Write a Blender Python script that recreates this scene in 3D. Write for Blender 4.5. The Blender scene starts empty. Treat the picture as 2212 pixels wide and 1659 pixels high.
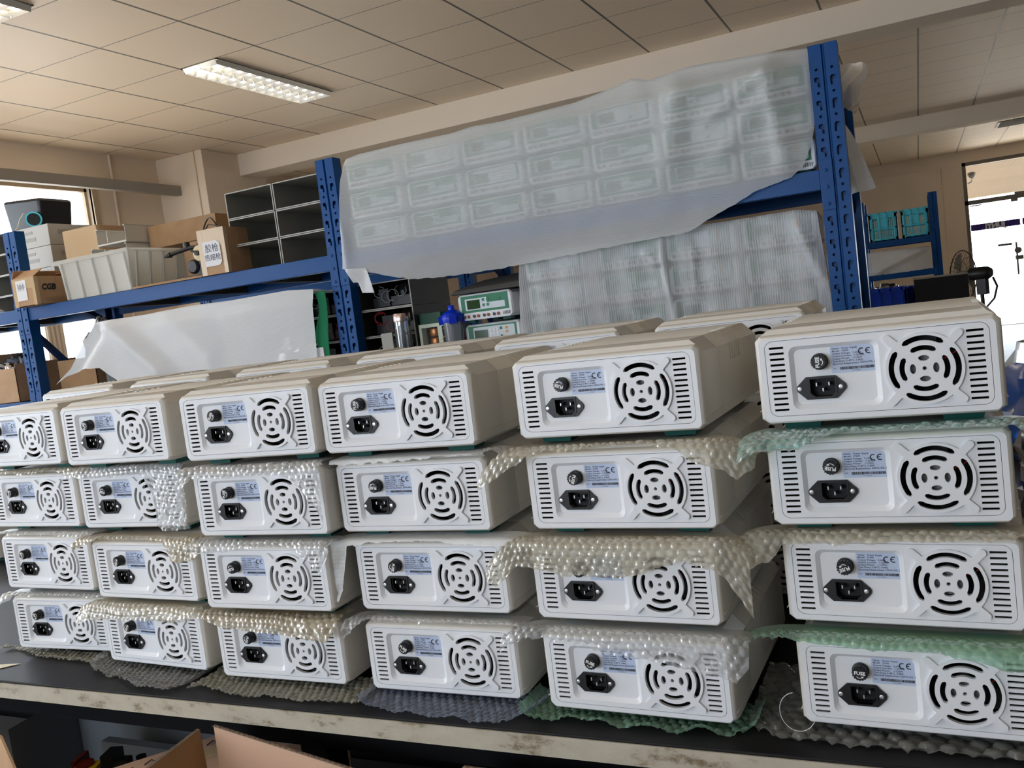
import bpy, bmesh, math, random
from mathutils import Vector, Matrix, noise
random.seed(7)
scene = bpy.context.scene
COL = scene.collection
PI = math.pi

# ------------------------------------------------------------------ camera
CAMZ = 1.296
cam_d = bpy.data.cameras.new('camera')
cam = bpy.data.objects.new('camera', cam_d); COL.objects.link(cam)
_f, _p, _r, _a = 1909.868, -0.0803857, -0.1265547, 0.4411
cam_d.sensor_fit = 'HORIZONTAL'; cam_d.sensor_width = 36.0
cam_d.lens = _f / 2212.0 * 36.0
cam_d.clip_start = 0.02; cam_d.clip_end = 200
_right = Vector((1, 0, 0)); _fwd = Vector((0, math.cos(_p), math.sin(_p))); _up = Vector((0, -math.sin(_p), math.cos(_p)))
_r2 = _right * math.cos(_r) + _up * math.sin(_r); _u2 = -_right * math.sin(_r) + _up * math.cos(_r)
_Rz = Matrix.Rotation(_a, 3, 'Z')
_r2, _u2, _bk = _Rz @ _r2, _Rz @ _u2, -(_Rz @ _fwd)
cam.matrix_world = Matrix(((_r2.x, _u2.x, _bk.x, 0), (_r2.y, _u2.y, _bk.y, 0), (_r2.z, _u2.z, _bk.z, CAMZ), (0, 0, 0, 1)))
scene.camera = cam

# ------------------------------------------------------------------ world, exposure
scene.view_settings.view_transform = 'Standard'
scene.view_settings.look = 'None'
scene.view_settings.gamma = 1.0
scene.view_settings.use_curve_mapping = False
scene.view_settings.exposure = 0.06
scene.cycles.use_denoising = True
scene.cycles.max_bounces = 9
scene.cycles.diffuse_bounces = 4
scene.cycles.glossy_bounces = 3
scene.cycles.transmission_bounces = 5
scene.cycles.transparent_max_bounces = 14
scene.cycles.caustics_reflective = False
scene.cycles.caustics_refractive = False
scene.cycles.sample_clamp_indirect = 6.0
world = bpy.data.worlds.new('daylight'); scene.world = world
world.use_nodes = True
_bg = world.node_tree.nodes['Background']
_bg.inputs[0].default_value = (0.86, 0.94, 1.06, 1); _bg.inputs[1].default_value = 9.5

def portal(name, loc, rot, sx, sy):
    l = bpy.data.lights.new(name, 'AREA'); l.shape = 'RECTANGLE'; l.size = sx; l.size_y = sy
    l.cycles.is_portal = True
    o = bpy.data.objects.new(name, l); COL.objects.link(o); o.location = loc; o.rotation_euler = rot
    return o
# windows the daylight comes through (left wall, wall behind the camera, far glass door)
portal('window_light', (-6.2, 3.75, 1.85), (0, -PI/2, 0), 1.85, 3.2)
portal('window_light', (-6.2, -0.6, 1.85), (0, -PI/2, 0), 1.85, 3.2)
portal('window_light', (-6.2, 9.6, 1.42), (0, -PI/2, 0), 1.05, 3.2)
portal('window_light', (-3.2, -4.05, 1.85), (PI/2, 0, 0), 4.0, 1.85)
portal('door_light', (1.95, 17.5, 1.42), (-PI/2, 0, 0), 2.2, 2.8)

# ------------------------------------------------------------------ materials
MATS = {}
def mat(name, col=(0.8, 0.8, 0.8), rough=0.5, metal=0.0, bump=0.0, bscale=200.0, spec=0.5, var=0.0, vscale=6.0,
        alpha=None, emit=None, estr=0.0, trans=0.0, ior=1.45, stripes=None, coat=0.0, dist=0.001):
    m = bpy.data.materials.new(name); m.use_nodes = True
    nt = m.node_tree; N, L = nt.nodes, nt.links
    b = N['Principled BSDF']
    b.inputs['Base Color'].default_value = (*col, 1); b.inputs['Roughness'].default_value = rough
    b.inputs['Metallic'].default_value = metal; b.inputs['Specular IOR Level'].default_value = spec
    b.inputs['IOR'].default_value = ior; b.inputs['Transmission Weight'].default_value = trans
    b.inputs['Coat Weight'].default_value = coat
    if emit: b.inputs['Emission Color'].default_value = (*emit, 1); b.inputs['Emission Strength'].default_value = estr
    tc = N.new('ShaderNodeTexCoord')
    if var > 0:
        n = N.new('ShaderNodeTexNoise'); n.inputs['Scale'].default_value = vscale; n.inputs['Detail'].default_value = 5
        L.new(tc.outputs['Object'], n.inputs['Vector'])
        r = N.new('ShaderNodeValToRGB')
        r.color_ramp.elements[0].position = 0.3; r.color_ramp.elements[1].position = 0.72
        r.color_ramp.elements[0].color = (*[c * (1 - var) for c in col], 1)
        r.color_ramp.elements[1].color = (*[min(1, c * (1 + var * 0.5)) for c in col], 1)
        L.new(n.outputs['Fac'], r.inputs['Fac']); L.new(r.outputs['Color'], b.inputs['Base Color'])
    if bump > 0:
        if stripes:
            n = N.new('ShaderNodeTexWave'); n.inputs['Scale'].default_value = bscale; n.bands_direction = stripes
            n.inputs['Distortion'].default_value = 1.5; n.inputs['Detail'].default_value = 2
            src = n.outputs['Fac']
        else:
            n = N.new('ShaderNodeTexNoise'); n.inputs['Scale'].default_value = bscale; n.inputs['Detail'].default_value = 3
            src = n.outputs['Fac']
        L.new(tc.outputs['Object'], n.inputs['Vector'])
        bp = N.new('ShaderNodeBump'); bp.inputs['Strength'].default_value = bump; bp.inputs['Distance'].default_value = dist
        L.new(src, bp.inputs['Height']); L.new(bp.outputs['Normal'], b.inputs['Normal'])
    if alpha is not None: b.inputs['Alpha'].default_value = alpha
    MATS[name] = m
    return m

def film(name, tint, clear=0.5, rough=0.2, gloss=0.25, diff=(0.8, 0.8, 0.8), trl=0.5, bump=0.0, bscale=60.0, stripes=None, edge=0.0):
    """thin plastic sheet: part clear, part milky, part shiny"""
    m = bpy.data.materials.new(name); m.use_nodes = True
    nt = m.node_tree; N, L = nt.nodes, nt.links
    for n in list(N):
        if n.type != 'OUTPUT_MATERIAL': N.remove(n)
    out = [n for n in N if n.type == 'OUTPUT_MATERIAL'][0]
    tr = N.new('ShaderNodeBsdfTransparent'); tr.inputs[0].default_value = (*tint, 1)
    df = N.new('ShaderNodeBsdfDiffuse'); df.inputs[0].default_value = (*diff, 1)
    tl = N.new('ShaderNodeBsdfTranslucent'); tl.inputs[0].default_value = (*diff, 1)
    gl = N.new('ShaderNodeBsdfGlossy'); gl.inputs['Roughness'].default_value = rough; gl.inputs[0].default_value = (1, 1, 1, 1)
    m1 = N.new('ShaderNodeMixShader'); m1.inputs[0].default_value = trl
    L.new(df.outputs[0], m1.inputs[1]); L.new(tl.outputs[0], m1.inputs[2])
    m2 = N.new('ShaderNodeMixShader'); m2.inputs[0].default_value = clear
    L.new(m1.outputs[0], m2.inputs[1]); L.new(tr.outputs[0], m2.inputs[2])
    if edge > 0:                       # film gets milkier seen along its surface
        lw = N.new('ShaderNodeLayerWeight'); lw.inputs[0].default_value = 0.35
        mp = N.new('ShaderNodeMapRange'); mp.inputs['From Min'].default_value = 0; mp.inputs['From Max'].default_value = 1
        mp.inputs['To Min'].default_value = clear; mp.inputs['To Max'].default_value = max(0, clear - edge)
        L.new(lw.outputs['Facing'], mp.inputs['Value']); L.new(mp.outputs['Result'], m2.inputs[0])
    m3 = N.new('ShaderNodeMixShader')
    fr = N.new('ShaderNodeFresnel'); fr.inputs[0].default_value = 1.45
    mu = N.new('ShaderNodeMath'); mu.operation = 'MULTIPLY_ADD'; mu.inputs[1].default_value = gloss * 3; mu.inputs[2].default_value = gloss * 0.12
    mu.use_clamp = True
    L.new(fr.outputs[0], mu.inputs[0]); L.new(mu.outputs[0], m3.inputs[0])
    L.new(m2.outputs[0], m3.inputs[1]); L.new(gl.outputs[0], m3.inputs[2])
    L.new(m3.outputs[0], out.inputs['Surface'])
    if bump > 0:
        tc = N.new('ShaderNodeTexCoord')
        if stripes:
            n = N.new('ShaderNodeTexWave'); n.bands_direction = stripes; n.inputs['Distortion'].default_value = 3; n.inputs['Detail'].default_value = 3
        else: n = N.new('ShaderNodeTexNoise'); n.inputs['Detail'].default_value = 3
        n.inputs['Scale'].default_value = bscale
        L.new(tc.outputs['Object'], n.inputs['Vector'])
        bp = N.new('ShaderNodeBump'); bp.inputs['Strength'].default_value = bump; bp.inputs['Distance'].default_value = 0.002
        L.new(n.outputs['Fac'], bp.inputs['Height'])
        for s in (df, tl, gl): L.new(bp.outputs['Normal'], s.inputs['Normal'])
    MATS[name] = m
    return m

mat('case', (0.70, 0.675, 0.625), 0.42, bump=0.06, bscale=900, dist=0.0005)  # white shell plastic, its warmer and dimmer light put into the tone
mat('case_white_lit', (0.78, 0.80, 0.835), 0.38, bump=0.06, bscale=900, dist=0.0005)  # same plastic on the face, cool daylight put into the colour
mat('black_plastic', (0.012, 0.012, 0.014), 0.38)
mat('black_socket', (0.004, 0.004, 0.005), 0.6)
mat('inside_shade', (0.01, 0.01, 0.012), 0.8)
mat('fan_black', (0.008, 0.008, 0.009), 0.5)
mat('hub_grey', (0.22, 0.22, 0.22), 0.5)
mat('label_blue', (0.50, 0.59, 0.78), 0.35)
mat('ink', (0.02, 0.02, 0.03), 0.6)
mat('ink_soft', (0.07, 0.08, 0.13), 0.6)
mat('white_print', (0.85, 0.85, 0.85), 0.5)
mat('chrome', (0.55, 0.55, 0.57), 0.42, metal=1.0)
mat('teal_rubber', (0.0, 0.075, 0.06), 0.6)
mat('wire_red', (0.45, 0.02, 0.02), 0.45)
mat('wire_grey', (0.35, 0.35, 0.36), 0.45)
mat('wire_yellow', (0.6, 0.4, 0.1), 0.45)
mat('bench_black', (0.016, 0.015, 0.016), 0.5, spec=0.2, var=0.3, vscale=9, bump=0.12, bscale=25)
mat('apron_black', (0.008, 0.008, 0.009), 0.9, spec=0.08)
mat('porch_tan', (0.26, 0.21, 0.15), 0.8)
mat('ceil_beam', (0.88, 0.76, 0.62), 0.8, bump=0.05, bscale=30)
mat('wall_grey', (0.36, 0.34, 0.32), 0.8)
mat('wall_white', (0.72, 0.74, 0.78), 0.8)
mat('wall_paint', (0.87, 0.72, 0.55), 0.8, bump=0.08, bscale=25, var=0.04, vscale=1.2)
mat('floor_mat', (0.36, 0.32, 0.27), 0.45, var=0.15, vscale=2)
mat('frame_wood', (0.55, 0.42, 0.27), 0.5)
mat('frame_metal', (0.20, 0.18, 0.15), 0.5)
mat('rail_grey', (0.34, 0.31, 0.26), 0.6)
mat('rack_blue', (0.001, 0.068, 0.26), 0.38, bump=0.05, bscale=60, spec=0.3)
mat('rack_blue_dark', (0.003, 0.03, 0.13), 0.45, spec=0.3)
mat('board_dark', (0.06, 0.055, 0.05), 0.6)
mat('cardboard', (0.50, 0.31, 0.17), 0.75, var=0.12, vscale=14, bump=0.1, bscale=80)
mat('cardboard_pink', (0.60, 0.39, 0.27), 0.75, var=0.08, vscale=10, bump=0.08, bscale=90)
mat('cardboard_dark', (0.40, 0.24, 0.12), 0.75, var=0.12, vscale=14)
mat('tape', (0.62, 0.45, 0.27), 0.16, bump=0.3, bscale=30)
mat('shell_dark', (0.055, 0.052, 0.045), 0.5)
mat('grey_tray', (0.34, 0.335, 0.30), 0.5)
mat('grey_tray_light', (0.50, 0.49, 0.45), 0.5)

mat('black_metal', (0.012, 0.012, 0.013), 0.4)
mat('cream', (0.72, 0.62, 0.38), 0.5)
mat('paper', (0.82, 0.82, 0.84), 0.7)
mat('green_panel', (0.0, 0.17, 0.075), 0.35)
mat('panel_light', (0.62, 0.69, 0.74), 0.35)
mat('lcd', (0.018, 0.06, 0.018), 0.12)
mat('jack_red', (0.30, 0.06, 0.05), 0.5)
mat('jack_black', (0.05, 0.06, 0.055), 0.5)
mat('orange', (0.80, 0.36, 0.03), 0.5)
mat('crate_cyan', (0.10, 0.72, 0.88), 0.45)
mat('crate_blue', (0.01, 0.06, 0.55), 0.4)
mat('lid_blue', (0.0, 0.03, 0.55), 0.3)
mat('copper', (0.50, 0.22, 0.09), 0.35, metal=0.6)
mat('yellow', (0.50, 0.36, 0.02), 0.5)
mat('pcb_green', (0.0, 0.06, 0.03), 0.5)
mat('pale_green_metal', (0.55, 0.62, 0.50), 0.4)
mat('rose_metal', (0.62, 0.50, 0.47), 0.25, metal=1.0)
mat('red_part', (0.14, 0.012, 0.012), 0.4)
mat('banner', (0.04, 0.015, 0.22), 0.5)
mat('steel_grey_box', (0.20, 0.225, 0.25), 0.5)
mat('grey_flute', (0.22, 0.18, 0.14), 0.9)
mat('reflector', (0.85, 0.86, 0.84), 0.18, metal=0.7)
mat('tube_glow', (1, 1, 1), 0.5, emit=(1.0, 0.95, 0.82), estr=9.0)
mat('green_fabric', (0.0, 0.20, 0.08), 0.7)
mat('skin_tan', (0.45, 0.33, 0.22), 0.8)
film('tub_white', (1, 1, 0.97), clear=0.06, rough=0.35, gloss=0.1, diff=(0.93, 0.93, 0.89), trl=0.55)
film('glass', (0.97, 0.98, 0.98), clear=0.96, rough=0.02, gloss=0.2, trl=0.5)
film('clear_cup', (0.80, 0.83, 0.85), clear=0.75, rough=0.05, gloss=0.5, diff=(0.5, 0.52, 0.55))
film('shaker_plastic', (0.85, 0.88, 0.92), clear=0.55, rough=0.15, gloss=0.4, diff=(0.6, 0.65, 0.72))
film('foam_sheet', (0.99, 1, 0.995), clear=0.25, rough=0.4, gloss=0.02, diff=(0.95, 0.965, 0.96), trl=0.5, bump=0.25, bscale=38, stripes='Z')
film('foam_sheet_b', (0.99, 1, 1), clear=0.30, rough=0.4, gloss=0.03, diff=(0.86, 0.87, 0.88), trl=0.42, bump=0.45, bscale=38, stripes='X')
film('foam_white', (1, 1, 1), clear=0.05, rough=0.5, gloss=0.02, diff=(0.95, 0.965, 0.975), trl=0.35, bump=0.2, bscale=50, stripes='Z')
film('wrap_clear', (0.96, 0.97, 0.97), clear=0.66, rough=0.32, gloss=0.09, diff=(0.78, 0.79, 0.80), trl=0.45, edge=0.45)
film('wrap_cream', (0.95, 0.92, 0.84), clear=0.46, rough=0.32, gloss=0.09, diff=(0.70, 0.66, 0.55), trl=0.45, edge=0.35)
film('bench_clear', (0.97, 0.97, 0.96), clear=0.70, rough=0.22, gloss=0.24, diff=(0.72, 0.72, 0.68), trl=0.45, edge=0.12)
film('bench_cream', (0.96, 0.95, 0.90), clear=0.50, rough=0.26, gloss=0.16, diff=(0.66, 0.64, 0.53), trl=0.45, edge=0.15)
film('wrap_green', (0.70, 0.92, 0.78), clear=0.45, rough=0.32, gloss=0.09, diff=(0.33, 0.55, 0.40), trl=0.45, edge=0.3)
film('wrap_teal', (0.70, 0.95, 0.90), clear=0.45, rough=0.28, gloss=0.16, diff=(0.38, 0.62, 0.58), trl=0.45, edge=0.3)
film('wrap_brown', (0.93, 0.87, 0.74), clear=0.32, rough=0.32, gloss=0.10, diff=(0.58, 0.51, 0.38), trl=0.4, edge=0.3)
film('wrap_blue', (0.88, 0.92, 1.0), clear=0.62, rough=0.32, gloss=0.09, diff=(0.48, 0.54, 0.68), trl=0.45, edge=0.2)
film('bag_blue', (0.2, 0.45, 0.95), clear=0.2, rough=0.2, gloss=0.4, diff=(0.05, 0.22, 0.75), trl=0.4, bump=0.5, bscale=25)
film('bag_milky', (0.95, 0.95, 0.95), clear=0.45, rough=0.3, gloss=0.15, diff=(0.8, 0.8, 0.8), trl=0.5, bump=0.5, bscale=40)
film('bag_clear', (0.85, 0.9, 0.95), clear=0.45, rough=0.15, gloss=0.6, diff=(0.45, 0.52, 0.62), trl=0.4, bump=0.8, bscale=20)
film('bag_dark', (0.5, 0.52, 0.55), clear=0.25, rough=0.2, gloss=0.4, diff=(0.16, 0.18, 0.21), trl=0.3, bump=0.6, bscale=20)
film('bag_tan', (0.9, 0.85, 0.8), clear=0.3, rough=0.3, gloss=0.3, diff=(0.6, 0.5, 0.42), trl=0.5, bump=0.6, bscale=20)

def ceiling_material():
    m = bpy.data.materials.new('ceiling_tiles'); m.use_nodes = True
    nt = m.node_tree; N, L = nt.nodes, nt.links; b = N['Principled BSDF']; b.inputs['Roughness'].default_value = 0.55
    tc = N.new('ShaderNodeTexCoord'); sp = N.new('ShaderNodeSeparateXYZ'); L.new(tc.outputs['Object'], sp.inputs[0])
    def line(sock, off, w, pitch=0.6):
        a = N.new('ShaderNodeMath'); a.operation = 'SUBTRACT'; L.new(sock, a.inputs[0]); a.inputs[1].default_value = off - 60 * pitch - w / 2
        d = N.new('ShaderNodeMath'); d.operation = 'MODULO'; L.new(a.outputs[0], d.inputs[0]); d.inputs[1].default_value = pitch
        c = N.new('ShaderNodeMath'); c.operation = 'LESS_THAN'; L.new(d.outputs[0], c.inputs[0]); c.inputs[1].default_value = w
        return c.outputs[0]
    lx = line(sp.outputs['X'], -3.461, 0.016); ly = line(sp.outputs['Y'], 3.763, 0.009)
    n = N.new('ShaderNodeTexVoronoi'); n.inputs['Scale'].default_value = 45; L.new(tc.outputs['Object'], n.inputs['Vector'])
    n2 = N.new('ShaderNodeTexNoise'); n2.inputs['Scale'].default_value = 0.8; L.new(tc.outputs['Object'], n2.inputs['Vector'])
    cr = N.new('ShaderNodeValToRGB'); cr.color_ramp.elements[0].color = (0.90, 0.74, 0.56, 1); cr.color_ramp.elements[1].color = (0.93, 0.79, 0.615, 1)
    L.new(n2.outputs['Fac'], cr.inputs['Fac'])
    m1 = N.new('ShaderNodeMix'); m1.data_type = 'RGBA'; L.new(ly, m1.inputs['Factor']); L.new(cr.outputs['Color'], m1.inputs['A']); m1.inputs['B'].default_value = (0.36, 0.31, 0.24, 1)
    m2 = N.new('ShaderNodeMix'); m2.data_type = 'RGBA'; L.new(lx, m2.inputs['Factor']); L.new(m1.outputs['Result'], m2.inputs['A']); m2.inputs['B'].default_value = (0.17, 0.15, 0.11, 1)
    L.new(m2.outputs['Result'], b.inputs['Base Color'])
    mx = N.new('ShaderNodeMath'); mx.operation = 'MAXIMUM'; L.new(lx, mx.inputs[0]); L.new(ly, mx.inputs[1])
    ad = N.new('ShaderNodeMath'); ad.operation = 'MULTIPLY_ADD'; L.new(mx.outputs[0], ad.inputs[0]); ad.inputs[1].default_value = 1.0
    ml = N.new('ShaderNodeMath'); ml.operation = 'MULTIPLY'; L.new(n.outputs['Distance'], ml.inputs[0]); ml.inputs[1].default_value = 0.22; L.new(ml.outputs[0], ad.inputs[2])
    bp = N.new('ShaderNodeBump'); bp.inputs['Strength'].default_value = 0.45; bp.inputs['Distance'].default_value = 0.003
    L.new(ad.outputs[0], bp.inputs['Height']); L.new(bp.outputs['Normal'], b.inputs['Normal'])
    MATS['ceiling_tiles'] = m
ceiling_material()

def edge_material():
    """aged cream edge strip of the bench with stains"""
    m = bpy.data.materials.new('bench_edge'); m.use_nodes = True
    nt = m.node_tree; N, L = nt.nodes, nt.links; b = N['Principled BSDF']; b.inputs['Roughness'].default_value = 0.5
    tc = N.new('ShaderNodeTexCoord')
    mp = N.new('ShaderNodeMapping'); mp.inputs['Scale'].default_value = (1, 1, 2.0); L.new(tc.outputs['Object'], mp.inputs['Vector'])
    n = N.new('ShaderNodeTexNoise'); n.inputs['Scale'].default_value = 16; n.inputs['Detail'].default_value = 8; n.inputs['Roughness'].default_value = 0.7
    L.new(mp.outputs[0], n.inputs['Vector'])
    r = N.new('ShaderNodeValToRGB'); e = r.color_ramp.elements
    e[0].position = 0.33; e[0].color = (0.17, 0.12, 0.06, 1); e[1].position = 0.44; e[1].color = (0.46, 0.42, 0.33, 1)
    x = r.color_ramp.elements.new(0.7); x.color = (0.55, 0.51, 0.42, 1)
    L.new(n.outputs['Fac'], r.inputs['Fac']); L.new(r.outputs['Color'], b.inputs['Base Color'])
    MATS['bench_edge'] = m
edge_material()

# ------------------------------------------------------------------ mesh helpers
class MB:
    def __init__(s): s.v = []; s.f = []; s.mi = []; s.mats = []; s.cur = 0
    def use(s, m):
        if m not in s.mats: s.mats.append(m)
        s.cur = s.mats.index(m); return s
    def add(s, vs, fs):
        o = len(s.v); s.v += [tuple(v) for v in vs]; s.f += [tuple(i + o for i in f) for f in fs]; s.mi += [s.cur] * len(fs); return s
    def box(s, c, d, rz=0.0, rot=None):
        x, y, z = d[0] / 2, d[1] / 2, d[2] / 2
        vs = [Vector((a * x, b * y, e * z)) for a in (-1, 1) for b in (-1, 1) for e in (-1, 1)]
        R = rot if rot is not None else Matrix.Rotation(rz, 3, 'Z')
        vs = [R @ v + Vector(c) for v in vs]
        return s.add(vs, [(0, 1, 3, 2), (4, 6, 7, 5), (0, 4, 5, 1), (2, 3, 7, 6), (0, 2, 6, 4), (1, 5, 7, 3)])
    def b2(s, lo, hi):
        return s.box([(a + b) / 2 for a, b in zip(lo, hi)], [abs(b - a) for a, b in zip(lo, hi)])
    def cyl(s, p0, p1, r0, r1=None, n=20, caps=True):
        p0, p1 = Vector(p0), Vector(p1); r1 = r0 if r1 is None else r1
        d = (p1 - p0).normalized(); a = d.orthogonal().normalized(); b = d.cross(a)
        vs = []
        for p, r in ((p0, r0), (p1, r1)):
            vs += [p + (a * math.cos(2 * PI * k / n) + b * math.sin(2 * PI * k / n)) * r for k in range(n)]
        fs = [(k, (k + 1) % n, n + (k + 1) % n, n + k) for k in range(n)]
        if caps: fs += [tuple(range(n - 1, -1, -1)), tuple(range(n, 2 * n))]
        return s.add(vs, fs)
    def tube(s, path, r, n=8):
        P = [Vector(p) for p in path]; vs = []; fs = []
        t = (P[1] - P[0]).normalized(); a = t.orthogonal().normalized()
        for i, p in enumerate(P):
            t = ((P[min(i + 1, len(P) - 1)] - P[max(i - 1, 0)])).normalized()
            a = (a - t * a.dot(t)).normalized(); b = t.cross(a)
            vs += [p + (a * math.cos(2 * PI * k / n) + b * math.sin(2 * PI * k / n)) * r for k in range(n)]
        for i in range(len(P) - 1):
            fs += [(i * n + k, i * n + (k + 1) % n, (i + 1) * n + (k + 1) % n, (i + 1) * n + k) for k in range(n)]
        fs += [tuple(range(n - 1, -1, -1)), tuple((len(P) - 1) * n + k for k in range(n))]
        return s.add(vs, fs)
    def lathe(s, prof, c=(0, 0, 0), n=28, axis='Z'):
        vs = []
        for r, h in prof:
            for k in range(n):
                a = 2 * PI * k / n
                p = (r * math.cos(a), r * math.sin(a), h) if axis == 'Z' else (r * math.cos(a), -h, r * math.sin(a))
                vs.append(Vector(p) + Vector(c))
        fs = [(i * n + k, i * n + (k + 1) % n, (i + 1) * n + (k + 1) % n, (i + 1) * n + k) for i in range(len(prof) - 1) for k in range(n)]
        if prof[0][0] > 1e-6: fs.append(tuple(range(n - 1, -1, -1)))
        if prof[-1][0] > 1e-6: fs.append(tuple((len(prof) - 1) * n + k for k in range(n)))
        return s.add(vs, fs)
    def grid(s, fn, nu, nv, closed_u=False):
        vs = [fn(i / nu, j / nv) for j in range(nv + 1) for i in range(nu + 1)]
        fs = [(j * (nu + 1) + i, j * (nu + 1) + i + 1, (j + 1) * (nu + 1) + i + 1, (j + 1) * (nu + 1) + i) for j in range(nv) for i in range(nu)]
        return s.add(vs, fs)
    def loft(s, rings, cap0=True, cap1=True):
        n = len(rings[0]); vs = [p for r in rings for p in r]
        fs = [(i * n + k, i * n + (k + 1) % n, (i + 1) * n + (k + 1) % n, (i + 1) * n + k) for i in range(len(rings) - 1) for k in range(n)]
        if cap0: fs.append(tuple(range(n - 1, -1, -1)))
        if cap1: fs.append(tuple((len(rings) - 1) * n + k for k in range(n)))
        return s.add(vs, fs)
    def prism(s, poly, y0, y1):              # poly in (x, z)
        n = len(poly)
        return s.loft([[(x, y0, z) for x, z in poly], [(x, y1, z) for x, z in poly]])
    def addmesh(s, me, M=None):
        vs = [(M @ v.co if M else v.co.copy()) for v in me.vertices]
        return s.add(vs, [tuple(p.vertices) for p in me.polygons])
    def mesh(s, name, mats=None, smooth=None, fix=True):
        me = bpy.data.meshes.new(name); me.from_pydata(s.v, [], s.f)
        ml = mats if mats else s.mats
        for m in ml: me.materials.append(MATS[m])
        if len(s.mats) > 1 and not mats: me.polygons.foreach_set('material_index', s.mi)
        if fix:
            bm = bmesh.new(); bm.from_mesh(me); bmesh.ops.recalc_face_normals(bm, faces=bm.faces); bm.to_mesh(me); bm.free()
        if smooth is not None:
            me.polygons.foreach_set('use_smooth', [True] * len(me.polygons)); me.set_sharp_from_angle(angle=math.radians(smooth))
        me.update(); return me
    def build(s, name, m=None, parent=None, smooth=None, bevel=None, solid=None, fix=True):
        me = s.mesh(name, [m] if m else None, smooth, fix)
        o = bpy.data.objects.new(name, me); COL.objects.link(o)
        if parent: o.parent = parent
        if bevel:
            b = o.modifiers.new('bevel', 'BEVEL'); b.width = bevel; b.segments = 2; b.limit_method = 'ANGLE'; b.angle_limit = math.radians(40)
            me.polygons.foreach_set('use_smooth', [True] * len(me.polygons)); me.set_sharp_from_angle(angle=math.radians(50)); b.harden_normals = True
        if solid:
            b = o.modifiers.new('thickness', 'SOLIDIFY'); b.thickness = solid; b.offset = 0
        return o

def tag(o, label, cat, group=None, kind=None):
    o['label'] = label; o['category'] = cat
    if group: o['group'] = group
    if kind: o['kind'] = kind
    return o
def thing(name, label, cat, loc=(0, 0, 0), rz=0.0, group=None):
    o = bpy.data.objects.new(name, None); COL.objects.link(o); o.location = loc; o.rotation_euler = (0, 0, rz); o.empty_display_size = 0.05
    return tag(o, label, cat, group)
def struct(o): o['kind'] = 'structure'; return o
def dup(root, loc, rz=0.0, label=None, group=None):
    r = root.copy(); COL.objects.link(r); r.location = loc; r.rotation_euler = (0, 0, rz)
    if label: r['label'] = label
    if group: r['group'] = group
    for ch in list(root.children):
        c = ch.copy(); COL.objects.link(c); c.parent = r
        for g in list(ch.children):
            d = g.copy(); COL.objects.link(d); d.parent = c
    return r

def rrect(x0, z0, x1, z1, r, n=5):
    pts = []
    for cx, cz, a0 in ((x1 - r, z1 - r, 0), (x0 + r, z1 - r, 90), (x0 + r, z0 + r, 180), (x1 - r, z0 + r, 270)):
        for k in range(n + 1):
            a = math.radians(a0 + 90 * k / n); pts.append((cx + r * math.cos(a), cz + r * math.sin(a)))
    return pts
def circle(cx, cz, r, n=24): return [(cx + r * math.cos(2 * PI * k / n), cz + r * math.sin(2 * PI * k / n)) for k in range(n)]

def plate(outers, holes, y0, y1):
    """flat plate in the XZ plane with real holes; returns a mesh"""
    cu = bpy.data.curves.new('tmp', 'CURVE'); cu.dimensions = '2D'; cu.fill_mode = 'BOTH'; cu.extrude = abs(y1 - y0) / 2
    for lp in list(outers) + list(holes):
        sp = cu.splines.new('POLY'); sp.points.add(len(lp) - 1); sp.use_cyclic_u = True
        for i, (a, b) in enumerate(lp): sp.points[i].co = (a, b, 0, 1)
    o = bpy.data.objects.new('tmp', cu); COL.objects.link(o)
    dg = bpy.context.evaluated_depsgraph_get(); dg.update()
    me = bpy.data.meshes.new_from_object(o.evaluated_get(dg))
    bpy.data.objects.remove(o); bpy.data.curves.remove(cu)
    ym = (y0 + y1) / 2
    for v in me.vertices: v.co = Vector((v.co.x, ym - v.co.z, v.co.y))
    me.materials.clear()
    return me

def text_mesh(body, size, align='LEFT', mirror=False, space=1.0, shear=0.0, bold=0.0):
    """flat text standing in the XZ plane, facing -y"""
    cu = bpy.data.curves.new('tmp', 'FONT'); cu.body = body; cu.size = size; cu.align_x = align; cu.space_character = space
    cu.resolution_u = 2; cu.shear = shear; cu.offset = bold
    o = bpy.data.objects.new('tmp', cu); COL.objects.link(o)
    dg = bpy.context.evaluated_depsgraph_get(); dg.update()
    me = bpy.data.meshes.new_from_object(o.evaluated_get(dg))
    bpy.data.objects.remove(o); bpy.data.curves.remove(cu)
    s = -1 if mirror else 1
    for v in me.vertices: v.co = Vector((v.co.x * s, -v.co.z, v.co.y))
    me.materials.clear()
    return me

#%%SECTIONS
# ================================================================== the room
ZC = 3.058
XL, XR, YB, YF = -6.15, 5.2, -4.0, 17.42
struct(MB().b2((XL - .3, YB - .3, -0.1), (XR + .3, YF + .3, 0.0)).build('floor', 'floor_mat'))
struct(MB().b2((XL - .3, YB - .3, ZC), (XR + .3, YF + .3, ZC + .1)).build('ceiling', 'ceiling_tiles'))
def wall_x(name, x0, x1, y0, y1, holes):
    """wall along y with rectangular openings (y0,y1,z0,z1)"""
    m = MB(); ys = sorted({y0, y1, *[h[0] for h in holes], *[h[1] for h in holes]})
    for a, b in zip(ys, ys[1:]):
        hs = [h for h in holes if h[0] <= a and h[1] >= b]
        if hs: m.b2((x0, a, 0), (x1, b, hs[0][2])); m.b2((x0, a, hs[0][3]), (x1, b, ZC))
        else: m.b2((x0, a, 0), (x1, b, ZC))
    return struct(m.build(name, 'wall_paint'))
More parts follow.
